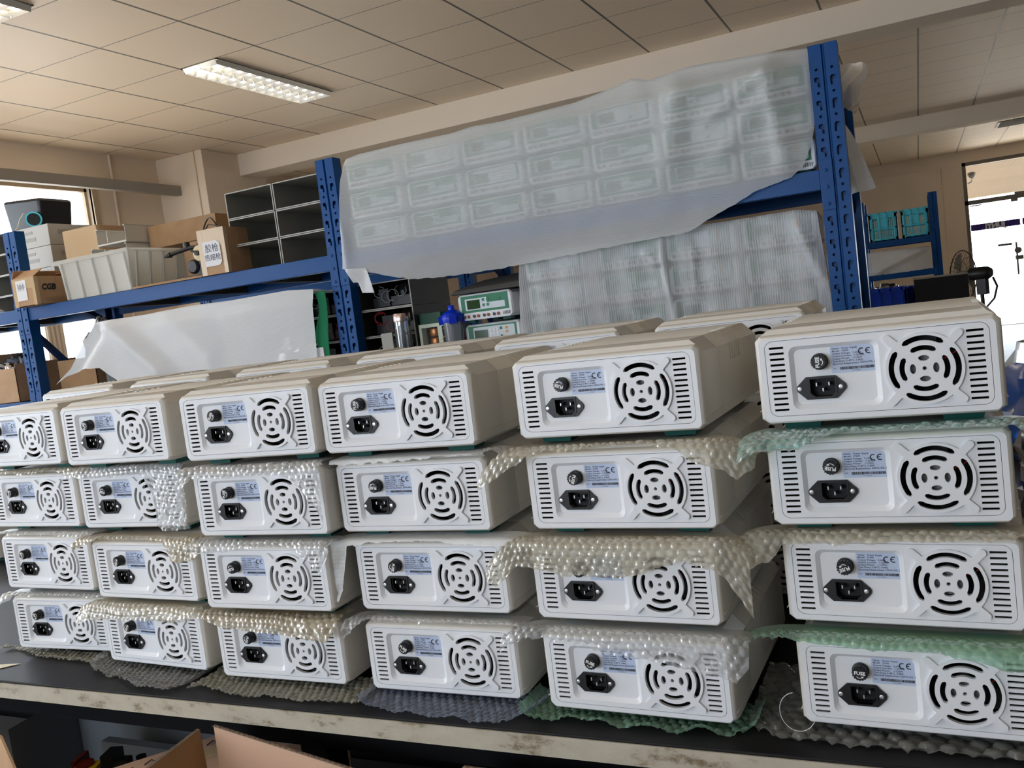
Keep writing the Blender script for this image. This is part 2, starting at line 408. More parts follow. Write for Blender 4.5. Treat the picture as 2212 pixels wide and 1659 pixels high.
def wall_y(name, y0, y1, x0, x1, holes):
    m = MB(); xs = sorted({x0, x1, *[h[0] for h in holes], *[h[1] for h in holes]})
    for a, b in zip(xs, xs[1:]):
        hs = [h for h in holes if h[0] <= a and h[1] >= b]
        if hs: m.b2((a, y0, 0), (b, y1, hs[0][2])); m.b2((a, y0, hs[0][3]), (b, y1, ZC))
        else: m.b2((a, y0, 0), (b, y1, ZC))
    return struct(m.build(name, 'wall_paint'))
WL = [(2.15, 5.37, 0.92, 2.78), (-2.2, 1.0, 0.92, 2.78), (8.0, 11.2, 0.92, 1.95)]
wall_x('wall_left', XL - 0.15, XL, YB, YF, WL)
wall_x('wall_right', XR, XR + 0.15, YB, YF, []).data.materials[0] = MATS['wall_grey']
WB = [(-5.2, -1.2, 0.92, 2.78)]
wall_y('wall_back', YB - 0.15, YB, XL, XR, WB).data.materials[0] = MATS['wall_white']
DX0, DX1 = 0.80, 3.10
wall_y('wall_front', YF, YF + 0.15, XL, XR, [(DX0, DX1, 0.0, 2.86)])
for i, (a, b, c, d) in enumerate(WL + WB):
    ax = i < len(WL)
    m = MB(); t = 0.05; n = 1 if i == 0 else 3
    for k in range(n + 1):
        p = a + (b - a) * k / n
        w = t / 2
        q0, q1 = max(a, p - w), min(b, p + w)
        if ax: m.b2((XL - .10, q0, c), (XL - .05, q1, d))
        else: m.b2((q0, YB - .10, c), (q1, YB - .05, d))
    for z in (c, d - t):
        if ax: m.b2((XL - .10, a, z), (XL - .05, b, z + t))
        else: m.b2((a, YB - .10, z), (b, YB - .05, z + t))
    if ax:
        m.b2((XL - .02, b, c), (XL + .012, b + .05, d + .05)); m.b2((XL - .02, a - .05, c), (XL + .012, a, d + .05)); m.b2((XL - .02, a, d), (XL + .012, b, d + .05)); m.b2((XL - .02, a - .05, c - .03), (XL + .05, b + .05, c))
    fr = m.build('window_%d' % (i + 1), 'frame_wood'); struct(fr)
    g = MB()
    if ax: g.b2((XL - .079, a + .02, c + .02), (XL - .075, b - .02, d - .02))
    else: g.b2((a + .02, YB - .079, c + .02), (b - .02, YB - .075, d - .02))
    g.build('glass_pane', 'glass', fr)
# beams below the ceiling, the corner pillar, the pelmet rail over the windows
struct(MB().b2((-5.6, 6.58, 2.86), (XR, 6.88, ZC)).build('trim_1', 'ceil_beam', bevel=.006))
struct(MB().b2((XL, 12.3, 2.86), (XR, 12.6, ZC)).build('trim_2', 'ceil_beam', bevel=.006))
struct(MB().b2((XL, 6.12, 0), (-5.6, 6.95, ZC)).build('trim_3', 'wall_paint', bevel=.006))
struct(MB().b2((XL + .20, 2.0, 2.70), (XL + .26, 6.12, 2.785)).build('trim_4', 'rail_grey', bevel=.004))
m = MB(); m.b2((-6.0, YF - .04, 0), (0.47, YF, 2.84)); struct(m.build('trim_5', 'wall_paint', bevel=.004))
m = MB()
for pth in ([(-5.69, 6.112, 3.05), (-5.69, 6.112, 0.3)], [(XL + .012, 5.60, 3.05), (XL + .012, 5.60, 0.3)]): m.tube([pth[0], ((pth[0][0] + pth[1][0]) / 2, pth[0][1], 1.6), pth[1]], 0.011, 8)
struct(m.build('trim_7', 'wall_paint'))
m = MB(); m.b2((XL + .005, 4.72, .921), (XL + .020, 4.88, 1.66))
for k in range(4): m.cyl((XL + .02, 4.74 + k * .04, .921), (XL + .02, 4.74 + k * .04, 1.66), .016, n=8)
tag(m.build('ribbed_panel', 'wall_paint', smooth=40), 'narrow cream ribbed panel standing on the bright left window sill', 'panel')

# glass entrance door with transom
df = MB().use('frame_metal')
df.b2((DX0, YF + .02, 0), (DX0 + .06, YF + .12, 2.86)); df.b2((DX1 - .06, YF + .02, 0), (DX1, YF + .12, 2.86))
df.b2((DX0, YF + .02, 2.80), (DX1, YF + .12, 2.86)); df.b2((DX0, YF + .02, 2.13), (DX1, YF + .12, 2.205))
df.b2((1.56, YF + .0, 2.20), (2.0, YF + .10, 2.24))
door = df.build('door_1', 'frame_metal', bevel=.003); struct(door)
g = MB(); g.b2((DX0 + .07, YF + .06, .02), (1.625, YF + .07, 2.11)); g.b2((1.640, YF + .06, .02), (2.40, YF + .07, 2.11)); g.b2((2.41, YF + .06, .02), (DX1 - .07, YF + .07, 2.11)); g.b2((DX0 + .06, YF + .06, 2.21), (DX1 - .06, YF + .07, 2.80))
g.build('glass_pane', 'glass', door)
g = MB(); g.b2((.865, YF + .050, 1.678), (1.613, YF + .056, 1.787)); g.b2((1.645, YF + .050, 1.678), (2.38, YF + .056, 1.787)); g.build('banner_strip', 'banner', door)
t = MB(); t.addmesh(text_mesh('JUNYI', .115, 'CENTER', mirror=True, bold=.007), Matrix.Translation((1.235, YF + .046, 1.692))); t.build('banner_text', 'white_print', door)
h = MB(); h.tube([(1.525, YF + .02, 1.39), (1.525, YF + .0, 1.37), (1.525, YF - .0, .9), (1.525, YF + .02, .85)], .016, 8)
h.b2((1.50, YF + .01, 1.10), (1.62, YF + .05, 1.17)); h.lathe([(.02, 0), (.055, .01), (.055, .03), (.02, .04)], (1.545, YF + .02, 1.26), 14, 'Y'); h.build('door_handle', 'frame_metal', door)
h = MB(); h.b2((1.253, YF + .045, 1.358), (1.468, YF + .056, 1.398)); h.build('push_plate', 'frame_metal', door)
h = MB(); h.b2((.87, YF + .02, 2.10), (1.06, YF + .08, 2.118)); h.b2((1.50, YF + .02, 2.085), (1.60, YF + .08, 2.13)); h.build('hinge', 'frame_metal', door)
struct(MB().b2((-2.5, 19.2, 2.34), (7, 19.4, 3.7)).build('trim_8', 'porch_tan')); struct(MB().b2((-2.5, 17.7, 3.55), (7, 19.4, 3.7)).build('shade_roof', 'porch_tan'))  # porch fascia; unseen roof slab above is added to keep sky light off
for _x in (-2.4, 6.9): struct(MB().b2((_x - .1, 19.2, -.3), (_x + .1, 19.4, 2.34)).build('trim_10', 'wall_paint'))
# bright ground outside the door and windows
o = MB().b2((-14, -12, -.35), (14, 60, -.3)).build('pavement', 'wall_paint'); struct(o)
s = thing('security_camera', 'small round dome camera on the wall above the glass door', 'camera', (.95, YF + .16, 2.66))
MB().lathe([(.0, -.09), (.05, -.07), (.07, -.02), (.07, .02), (.03, .04), (0, .04)], n=16).build('camera_body', 'frame_metal', s, smooth=50)
MB().tube([(0, .0, -.05), (-.01, .03, -.13), (-.07, .05, -.15)], .014, 8).build('bracket', 'frame_metal', s)

# recessed fluorescent lights
def troffer(x0, y0, y1, label, lit):
    w = .293; t = thing('ceiling_light', label, 'ceiling light', (x0 + w / 2, (y0 + y1) / 2, ZC), 0, 'recessed fluorescent lights')
    L = y1 - y0; z = -.004
    fr = MB(); fw = .012
    fr.b2((-w / 2, -L / 2, z), (-w / 2 + fw, L / 2, -.0005)); fr.b2((w / 2 - fw, -L / 2, z), (w / 2, L / 2, -.0005)); fr.b2((-w / 2, -L / 2, z), (w / 2, -L / 2 + fw, -.0005)); fr.b2((-w / 2, L / 2 - fw, z), (w / 2, L / 2, -.0005))
    fr.build('frame', 'frame_metal', t)
    lv = MB(); n = 13
    for k in range(n):                         # cross louvres: small inverted V blades
        y = -L / 2 + .02 + (L - .04) * k / (n - 1)
        for sx in (-1, 1):
            xa, xb = (.004, w / 2 - .014) if sx > 0 else (-w / 2 + .014, -.004)
            lv.add([(xa, y - .018, -.006), (xb, y - .018, -.006), (xb, y, -.034), (xa, y, -.034), (xa, y + .018, -.006), (xb, y + .018, -.006)], [(0, 1, 2, 3), (3, 2, 5, 4)])
    for x in (-w / 2 + .012, 0, w / 2 - .012):
        lv.add([(x - .008, -L / 2 + .012, -.006), (x, -L / 2 + .012, -.034), (x + .008, -L / 2 + .012, -.006), (x - .008, L / 2 - .012, -.006), (x, L / 2 - .012, -.034), (x + .008, L / 2 - .012, -.006)], [(0, 1, 4, 3), (1, 2, 5, 4)])
    lv.build('louvre', 'reflector', t)
    for x in (-.07, .07):
        MB().cyl((x, -L / 2 + .03, -.013), (x, L / 2 - .03, -.013), .0065, n=10).build('fluorescent_tube', 'tube_glow', t)
    l = bpy.data.lights.new('tube_lamp', 'AREA'); l.shape = 'RECTANGLE'; l.size = w - .04; l.size_y = L - .05; l.energy = lit; l.color = (1, .90, .74)
    lo = bpy.data.objects.new('tube_lamp', l); COL.objects.link(lo); lo.parent = t; lo.location = (0, 0, -.0035)
    return t
troffer(-4.054, 4.363, 5.55, 'recessed fluorescent light with louvre, lit, in middle of tiled ceiling', 7)
troffer(-4.054, 1.93, 3.13, 'recessed fluorescent light cut by the top left photo corner', 7)
for i, (lx, ly) in enumerate([(-1.05, -.6), (-4.05, -1.6), (2.5, 2.0), (2.5, 8.6)]):
    troffer(lx, ly, ly + 1.2, ['recessed fluorescent light over the room behind the viewer', 'recessed fluorescent light near the rear left windows', 'recessed fluorescent light right of the blue racks', 'recessed fluorescent light far right beyond the ceiling beam', 'recessed fluorescent light beyond the beam, hidden over the racks'][i], 7)
v = MB(); v.b2((1.15, 14.3, ZC - .012), (1.75, 14.9, ZC - .001))
vt = v.build('ceiling_vent', 'frame_metal'); tag(vt, 'square grey ceiling vent near the glass door', 'ceiling vent')
v = MB()
for k in range(9): v.b2((1.18, 14.34 + k * .062, ZC - .022), (1.72, 14.35 + k * .062, ZC - .012))
v.build('slats', 'rail_grey', vt)

# ================================================================== the bench
BT = 0.760
BX0, BX1, BY0, BY1 = -3.25, 0.55, 0.978, 1.93
bench = thing('workbench', 'long workbench with black top and stained cream edge under the white power supplies', 'workbench', ((BX0 + BX1) / 2, 1.45, 0))
def P(mb, name, m, **k):
    o = mb.build(name, m, **k); return o
def childof(o, par):
    o.parent = par; o.matrix_parent_inverse = Matrix.Translation(par.location).inverted(); return o
childof(MB().b2((BX0, BY0 + .001, BT - .030), (BX1, BY1, BT)).build('benchtop', 'bench_black', bevel=.002), bench)
childof(MB().b2((BX0, BY0 - .0015, BT - .031), (BX1, BY0 + .0008, BT - .0035)).build('edge_strip', 'bench_edge'), bench)
childof(MB().b2((BX0 + .02, BY0 + .05, BT - .085), (BX1 - .02, BY0 + .09, BT - .032)).build('apron', 'apron_black'), bench)
childof(MB().b2((BX0 + .02, BY1 - .09, BT - .085), (BX1 - .02, BY1 - .05, BT - .032)).build('apron', 'apron_black'), bench)
childof(MB().b2((BX0 + .02, BY1 - .045, .05), (BX1 - .02, BY1 - .03, BT - .032)).build('shade_panel', 'apron_black'), bench)  # dark panel added to hide bright floor and deepen shade under the bench
for x in (BX0 + .05, -.92, BX1 - .05):
    for y in (BY0 + .10, BY1 - .10):
        childof(MB().b2((x - .025, y - .025, 0), (x + .025, y + .025, BT - .032)).build('leg', 'apron_black'), bench)
childof(MB().b2((BX0 + .03, BY0 + .1, .15), (BX1 - .03, BY1 - .1, .17)).build('lower_shelf', 'board_dark'), bench)
# small torn yellow tape bit and dirt on the bench
m = MB(); m.add([(-1.66, 1.035, BT + .001), (-1.60, 1.02, BT + .001), (-1.575, 1.045, BT + .0015), (-1.62, 1.035, BT + .001), (-1.66, 1.06, BT + .001)], [(0, 1, 2, 3, 4)])
tag(m.build('tape_scrap', 'cream', solid=.0004), 'torn scrap of yellow tape on the black bench at far left', 'tape scrap')
# ================================================================== the white power supplies
def off(pts, du=-0.1075, dv=0.0255): return [(a + du, b + dv) for a, b in pts]
PANEL = off(rrect(-.0050, -.0068, .2200, .0783, .009, 6))
FC = (.1575, .0355)
RECESS = off(rrect(.0205, -.0006, .1145, .0708, .008, 6))
RFLOOR = off(rrect(.0255, .0045, .1090, .0665, .006, 6))
def arc_hole(r0, r1, a0, a1, n=10, rnd=.3):
    """ring segment centred on the fan, angles in degrees"""
    p = []
    rm = (r1 - r0) * rnd
    for k in range(n + 1):
        a = math.radians(a0 + (a1 - a0) * k / n); e = min(k, n - k); r = r1 - (rm if e == 0 else 0)
        p.append((FC[0] + r * math.cos(a), FC[1] + r * math.sin(a)))
    for k in range(n, -1, -1):
        a = math.radians(a0 + (a1 - a0) * k / n); e = min(k, n - k); r = r0 + (rm if e == 0 else 0)
        p.append((FC[0] + r * math.cos(a), FC[1] + r * math.sin(a)))
    return off(p)
FAN_HOLES = []
for c in (0, 90, 180, 270):
    FAN_HOLES.append(arc_hole(.0296, .0351, c - 37, c + 37, 12))
    FAN_HOLES.append(arc_hole(.0193, .0245, c - 33, c + 33, 10))
    d = math.radians(c); FAN_HOLES.append(off([(FC[0] + .0112 * math.cos(d) + (.0030 if c % 180 == 0 else .0054) * math.cos(t), FC[1] + .0110 * math.sin(d) + (.0054 if c % 180 == 0 else .0030) * math.sin(t)) for t in [2 * PI * k / 12 for k in range(12)]]))
FAN_HOLES.append(off(circle(*FC, .0021, 12)))
def guard_outline(grow=0.0):
    R = .0383 + grow; hw = .0040 + grow; L = .0490 + grow; p = []
    da = math.asin(hw / R)
    for k in range(4):
        c = math.radians(45 + 90 * k)
        for q in range(9):                      # ring arc up to this arm
            a = c - PI / 2 + da + (PI / 2 - 2 * da) * q / 8
            p.append((FC[0] + R * math.cos(a), FC[1] + R * math.sin(a)))
        for q in range(7):                      # rounded arm tip
            t = -PI / 2 + PI * q / 6
            lx, ly = L + hw * math.cos(t), hw * math.sin(t)
            p.append((FC[0] + lx * math.cos(c) - ly * math.sin(c), FC[1] + lx * math.sin(c) + ly * math.cos(c)))
    return off(p)
def build_power_supply():
    root = thing('power_supply', 'x', 'power supply')
    # ---- outer case
    m = MB()
    def ring(y, hw, zt, ct, zb=.0088, cb=.010, czt=None):
        czt = ct if czt is None else czt
        return [(-hw, y, zt - czt), (-hw + ct, y, zt), (hw - ct, y, zt), (hw, y, zt - czt), (hw, y, zb + .006), (hw - cb, y, zb), (-hw + cb, y, zb), (-hw, y, zb + .006)]
    st = [ring(.0000, .1190, .1065, .0050, .0125, .004), ring(.0012, .1212, .1085, .0052, .0108, .006), ring(.0050, .1235, .1102, .0056, .0095, .009), ring(.0115, .1245, .1110, .0062),
          ring(.0165, .1248, .1165, .0150, czt=.0150), ring(.0840, .1248, .1170, .0160, czt=.0165), ring(.0852, .1240, .1162, .0158, czt=.0163), ring(.0864, .1240, .1162, .0158, czt=.0163), ring(.0880, .1252, .1172, .0165, czt=.0170),
          ring(.3100, .1252, .1172, .0170, czt=.0175), ring(.3330, .1235, .1150, .0170, czt=.0175), ring(.3400, .1190, .1100, .0160, .014)]
    m.loft(st, cap0=False)
    for sx in (-1, 1):                                    # vent ribs over the shoulder
        for k in range(5):
            y = .150 + k * .0135
            pts = [(.1085 - .006, .1172), (.1085, .1172), (.1252, .1000), (.1252, .078), (.1262, .078), (.1262, .1005), (.1090, .1183), (.1085 - .006, .1183)]
            m.loft([[(sx * a, y, b) for a, b in pts], [(sx * a, y + .0035, b) for a, b in pts]])
    for sx in (-1, 1): m.b2((sx * .1240, .002, .0243), (sx * .1254, .300, .0247))
    case = m.build('case', 'case', root, bevel=.0016)
    # ---- face frame around the panel
    fo = rrect(-.1190, .0125, .1190, .1065, .006, 5)
    m = MB(); m.addmesh(plate([fo], [off(rrect(-.0055, -.0073, .2205, .0788, .0095, 6))], -.0004, .0020))
    m.build('face_frame', 'case_white_lit', root)
    # ---- rear panel with real slots
    slots = []
    for k in range(12):
        z = .0706 * k / 11
        for a, b in ((-.0002, .0155), (.1990, .2150)):
            slots.append(off([(a, z - .0012), (b, z - .0012), (b, z + .0013), (a, z + .0013)]))
    m = MB(); m.addmesh(plate([PANEL], slots + [RECESS] + [off(circle(*FC, .0362, 40))], -.0002, .0022))
    n = len(RECESS)
    m.loft([[(a, -.0002, b) for a, b in RECESS], [(a, .0042, b) for a, b in RFLOOR]], cap0=False, cap1=False)
    cav0 = [(u - .1075, v + .0255) for u, v in ((.0452, .0122), (.0622, .0122), (.0668, .0168), (.0668, .0325), (.0402, .0325), (.0402, .0168))]
    m.addmesh(plate([RFLOOR], [cav0], .0042, .0056))
    m.build('rear_panel', 'case_white_lit', root, smooth=28)
    # ---- fan guard
    m = MB(); m.addmesh(plate([guard_outline()], FAN_HOLES, -.0034, .0016))
    m.build('fan_guard', 'case_white_lit', root, bevel=.0004)
    # ---- fan
    m = MB(); cx, cz = FC[0] - .1075, FC[1] + .0255
    m.addmesh(plate([rrect(cx - .040, cz - .040, cx + .040, cz + .040, .006)], [circle(cx, cz, .0372, 40)], .0050, .0270))
    fan = m.build('cooling_fan', 'fan_black', root)
    m = MB()
    for k in range(7):
        a0 = 2 * PI * k / 7
        m.grid(lambda u, v: (cx + (.015 + .021 * u) * math.cos(a0 + .62 * v + .3 * u), .008 + .012 * v, cz + (.015 + .021 * u) * math.sin(a0 + .62 * v + .3 * u)), 4, 4)
    m.build('blade', 'fan_black', fan, smooth=60, fix=False)
    MB().lathe([(0, -.0065), (.0145, -.0065), (.0155, -.008), (.0155, -.022), (0, -.022)], (cx, 0, cz), 24, 'Y').build('hub', 'hub_grey', fan, smooth=40)
    MB().b2((-.112, .030, .016), (.112, .032, .103)).build('shade_backing', 'inside_shade', root)  # added black plate standing in for the shaded hollow behind the slots
    MB().tube([(cx + .012, .0062, cz + .006), (cx + .024, .0058, cz + .010), (cx + .034, .0062, cz + .017)], .0007, 6).build('fan_wire', 'wire_red', root)
    # ---- mains inlet
    def O(u, v): return (u - .1075, v + .0255)
    flange = [O(.0292, .0162), O(.0360, .0095), O(.0680, .0095), O(.0745, .0162), O(.0775, .0195), O(.0782, .0222), O(.0775, .0252), O(.0740, .0284), O(.0675, .0350), O(.0362, .0350), O(.0292, .0282), O(.0262, .0252), O(.0252, .0222), O(.0262, .0190)]
    cav = [O(.0452, .0122), O(.0622, .0122), O(.0668, .0168), O(.0668, .0325), O(.0402, .0325), O(.0402, .0168)]
    m = MB(); m.addmesh(plate([flange], [cav], .0016, .0042))
    inlet = m.build('power_inlet', 'black_plastic', root, bevel=.0007)
    rim_o = [O(.0440, .0104), O(.0634, .0104), O(.0686, .0156), O(.0686, .0341), O(.0384, .0341), O(.0384, .0156)]
    m = MB(); m.addmesh(plate([rim_o], [cav], .0006, .0018)); m.build('socket_rim', 'black_plastic', inlet)
    m = MB(); m.loft([[(a, .0012, b) for a, b in cav], [(a, .0140, b) for a, b in cav]], cap0=False); m.build('socket', 'black_socket', inlet)
    for u, v in ((.0535, .0196), (.0468, .0258), (.0602, .0258)):
        x, z = O(u, v); MB().box((x, .0085, z), (.0018, .011, .0042)).build('pin', 'chrome', inlet, bevel=.0004)
    for u in (.0290, .0728):
        x, z = O(u, .0222); MB().lathe([(0, -.0005), (.0012, -.0002), (.0026, -.0008), (.0030, -.0018), (.0030, -.003)], (x, .0, z), 14, 'Y').build('screw', 'chrome', inlet, smooth=40)
    # ---- fuse holder
    x, z = O(.0525, .0515)
    fz = bpy.data.objects.new('fuse_holder', MB().lathe([(.0088, 0), (.0092, .0006), (.0092, .0030), (.0084, .0036), (.0084, .0080), (.0078, .0086), (.0076, .0118), (.0070, .0126), (0, .0126)], (0, 0, 0), 28, 'Y').mesh('fuse_holder', ['black_plastic'], 40))
    # lathe axis runs toward -y for positive heights
    COL.objects.link(fz); fz.parent = root; fz.location = (x, .0042, z)
    m = MB()
    for k in range(16):
        a = 2 * PI * k / 16
        m.box((.0080 * math.cos(a), -.0095, .0080 * math.sin(a)), (.0010, .0040, .0012), rot=Matrix.Rotation(-a, 3, 'Y'))
    m.build('grip', 'black_plastic', fz)
    m = MB(); m.addmesh(text_mesh('FUSE', .0056, 'CENTER', bold=.00020), Matrix.Translation((0, -.01275, -.0008)))
    pa = [((.0042 + w) * math.cos(t), (.0042 + w) * math.sin(t)) for w, ts in ((.0, [math.radians(-150 + 12 * i) for i in range(10)]), (-.0007, [math.radians(-42 - 12 * i) for i in range(10)])) for t in ts]
    m.add([(a, -.01275, b - .0008) for a, b in pa], [(i, i + 1, 18 - i, 19 - i) for i in range(9)])
    e = pa[9]; m.add([(e[0] + .0006, -.01275, e[1] - .0016), (e[0] + .0012, -.01275, e[1] + .0010), (e[0] - .0020, -.01275, e[1] - .0002)], [(0, 1, 2)])
    m.build('fuse_text', 'white_print', fz)
    # ---- rating label
    lab = rrect(.0642, .0368, .1103, .0666, .0018, 4)
    m = MB(); m.prism(off(lab), .0040, .0043); label = m.build('rating_label', 'label_blue', root)
    m = MB(); y = .0038
    rows = ['Name:   Power Supply', 'Model:   JY600', 'Output Voltage:   5-600V', 'Output Current:   1-200mA', 'Output Power:    1-120W', 'Tem./Hum: 5-40\u00b0C, 0-80%', 'Electrical Requirement: 220V\u00b110%, 50Hz']
    for k, s in enumerate(rows):
        a, b = O(.0662, .0640 - .00285 * k); m.addmesh(text_mesh(s, .0029, bold=.00003), Matrix.Translation((a, y, b - .0009)))
    a, b = O(.0662, .0412); m.addmesh(text_mesh('SN:', .0024), Matrix.Translation((a, y, b)))
    a, b = O(.0850, .0381); m.addmesh(text_mesh('V112170600', .0018), Matrix.Translation((a, y, b)))
    m.build('label_text', 'ink_soft', label)
    m = MB(); rnd = random.Random(3); u = .0730
    while u < .1085:
        w = rnd.choice((.0003, .0005, .0008)); a, b = O(u, .0402); m.b2((a, y, b), (a + w, y + .0001, b + .0030)); u += w + rnd.choice((.0003, .0005))
    for cx2, full in ((.0968, False), (.1040, True)):      # conformity mark drawn from two arcs and a bar
        pts = []
        for rr, ts in ((.0036, range(60, 301, 20)), (.00245, range(300, 59, -20))):
            for t in ts: pts.append(O(cx2 + rr * math.cos(math.radians(t)), .0592 + rr * math.sin(math.radians(t))))
        nn = len(pts) // 2; m.add([(a, y, b) for a, b in pts], [(i, i + 1, 2 * nn - 2 - i, 2 * nn - 1 - i) for i in range(nn - 1)])
        if full: a, b = O(cx2 - .0026, .0589); m.b2((a, y, b), (a + .0026, y + .0001, b + .0010))
    m.build('barcode', 'ink', label)
    # ---- feet
    for sx in (-1, 1):
        for yy in (.028, .285):
            mm = MB(); mm.loft([[(sx * .083 - .019, yy, 0), (sx * .083 + .019, yy, 0), (sx * .083 + .019, yy + .03, 0), (sx * .083 - .019, yy + .03, 0)],
                                [(sx * .083 - .021, yy - .002, .0092), (sx * .083 + .021, yy - .002, .0092), (sx * .083 + .021, yy + .032, .0092), (sx * .083 - .021, yy + .032, .0092)]])
            mm.build('foot', 'teal_rubber', root)
    return root
PS = build_power_supply()

# front stacks: (column, row) -> position of lowest left slot, turn, turn of the fuse cap
POSE = {(1,1):(-1.6173,1.0725,1.1462,-.0587,80),(1,2):(-1.6277,1.0899,1.0266,-.03,95),(1,3):(-1.6142,1.0836,.9089,-.0184,110),(1,4):(-1.6097,1.0822,.7903,.0402,120),
(2,1):(-1.3332,1.0374,1.1458,-.0157,100),(2,2):(-1.3690,1.0790,1.0247,.0,170),(2,3):(-1.3359,1.0578,.9058,-.0326,-110),(2,4):(-1.3395,1.0619,.7882,-.0568,-120),
(3,1):(-1.0231,1.0036,1.1469,.0249,60),(3,2):(-1.0270,1.0114,1.0269,.015,85),(3,3):(-1.0439,1.0186,.9087,.0036,195),(3,4):(-1.0511,1.0359,.7889,.0037,-115),
(4,1):(-.7732,1.0194,1.1439,.0119,88),(4,2):(-.7733,1.0349,1.0246,-.0039,178),(4,3):(-.7647,1.0424,.9057,.0018,-105),(4,4):(-.7629,1.0373,.7870,.0035,-35),
(5,1):(-.4719,1.0348,1.1461,-.0327,160),(5,2):(-.4670,1.0303,1.0269,-.0313,-110),(5,3):(-.4746,1.0279,.9079,-.0345,-20),(5,4):(-.4704,1.0211,.7892,-.0361,-20),
(6,1):(-.1606,1.0284,1.1475,-.0252,90),(6,2):(-.1591,1.0288,1.0290,-.0085,172),(6,3):(-.1557,1.0420,.9105,-.0581,200),(6,4):(-.1494,1.0299,.7915,-.0391,-3)}
STK = {1: 'leftmost front stack', 2: 'second front stack from the left', 3: 'third front stack from the left', 4: 'fourth front stack from the left', 5: 'fifth front stack, beside the nearest one', 6: 'rightmost front stack, nearest the viewer'}
RWN = {1: 'top of the', 2: 'second from top in the', 3: 'third from top in the', 4: 'bottom of the'}
UNIT = {}
first = True
def place_ps(x, y, z, rz, label, group, fuse=0):
    global first
    if first: PS.location = (x, y, z); PS.rotation_euler = (0, 0, rz); PS['label'] = label; PS['group'] = group; first = False; r = PS
    else: r = dup(PS, (x, y, z), rz, label, group)
    for c in r.children:
        if c.name.startswith('fuse_holder'): c.rotation_euler = (0, -math.radians(fuse), 0)
    return r
for (c, rw), (x, y, z, a, fr) in sorted(POSE.items()):
    cx, cy = x + .1075 * math.cos(a), y + .1075 * math.sin(a)
    UNIT[c, rw] = (cx, cy, z - .0255, a)
    place_ps(cx, cy, z - .0255, a, 'white power supply, ' + RWN[rw] + ' ' + STK[c], 'power supplies in the front stacks', fr)
BPOS = {1: (-2.004, 1.50), 2: (-1.678, 1.48), 3: (-1.350, 1.475), 4: (-1.034, 1.47), 5: (-.731, 1.485), 6: (-.416, 1.47)}
BST = {1: 'rear stack at the far left', 2: 'second rear stack from the left', 3: 'third rear stack from the left', 4: 'fourth rear stack, below the bottles', 5: 'fifth rear stack, below veiled devices', 6: 'rightmost rear stack, behind the front gap'}
BUNIT = {}
for c, (x, y) in BPOS.items():
    for rw in (1, 2, 3, 4):
        z = BT + .004 + (4 - rw) * .1220
        a = random.uniform(-.02, .02); jx = 0 if rw == 1 else random.uniform(-.008, .008)
        BUNIT[c, rw] = (x + .124 + jx, y, z, a)
        place_ps(x + .124 + jx, y, z, a, 'white power supply, ' + RWN[rw] + ' ' + BST[c], 'power supplies in the rear stacks', random.uniform(0, 360))

place_ps(-2.600, 1.63, BT + .001, .05, 'lone white power supply on the bench, cut by left photo edge', 'single power supply on the bench', 30)
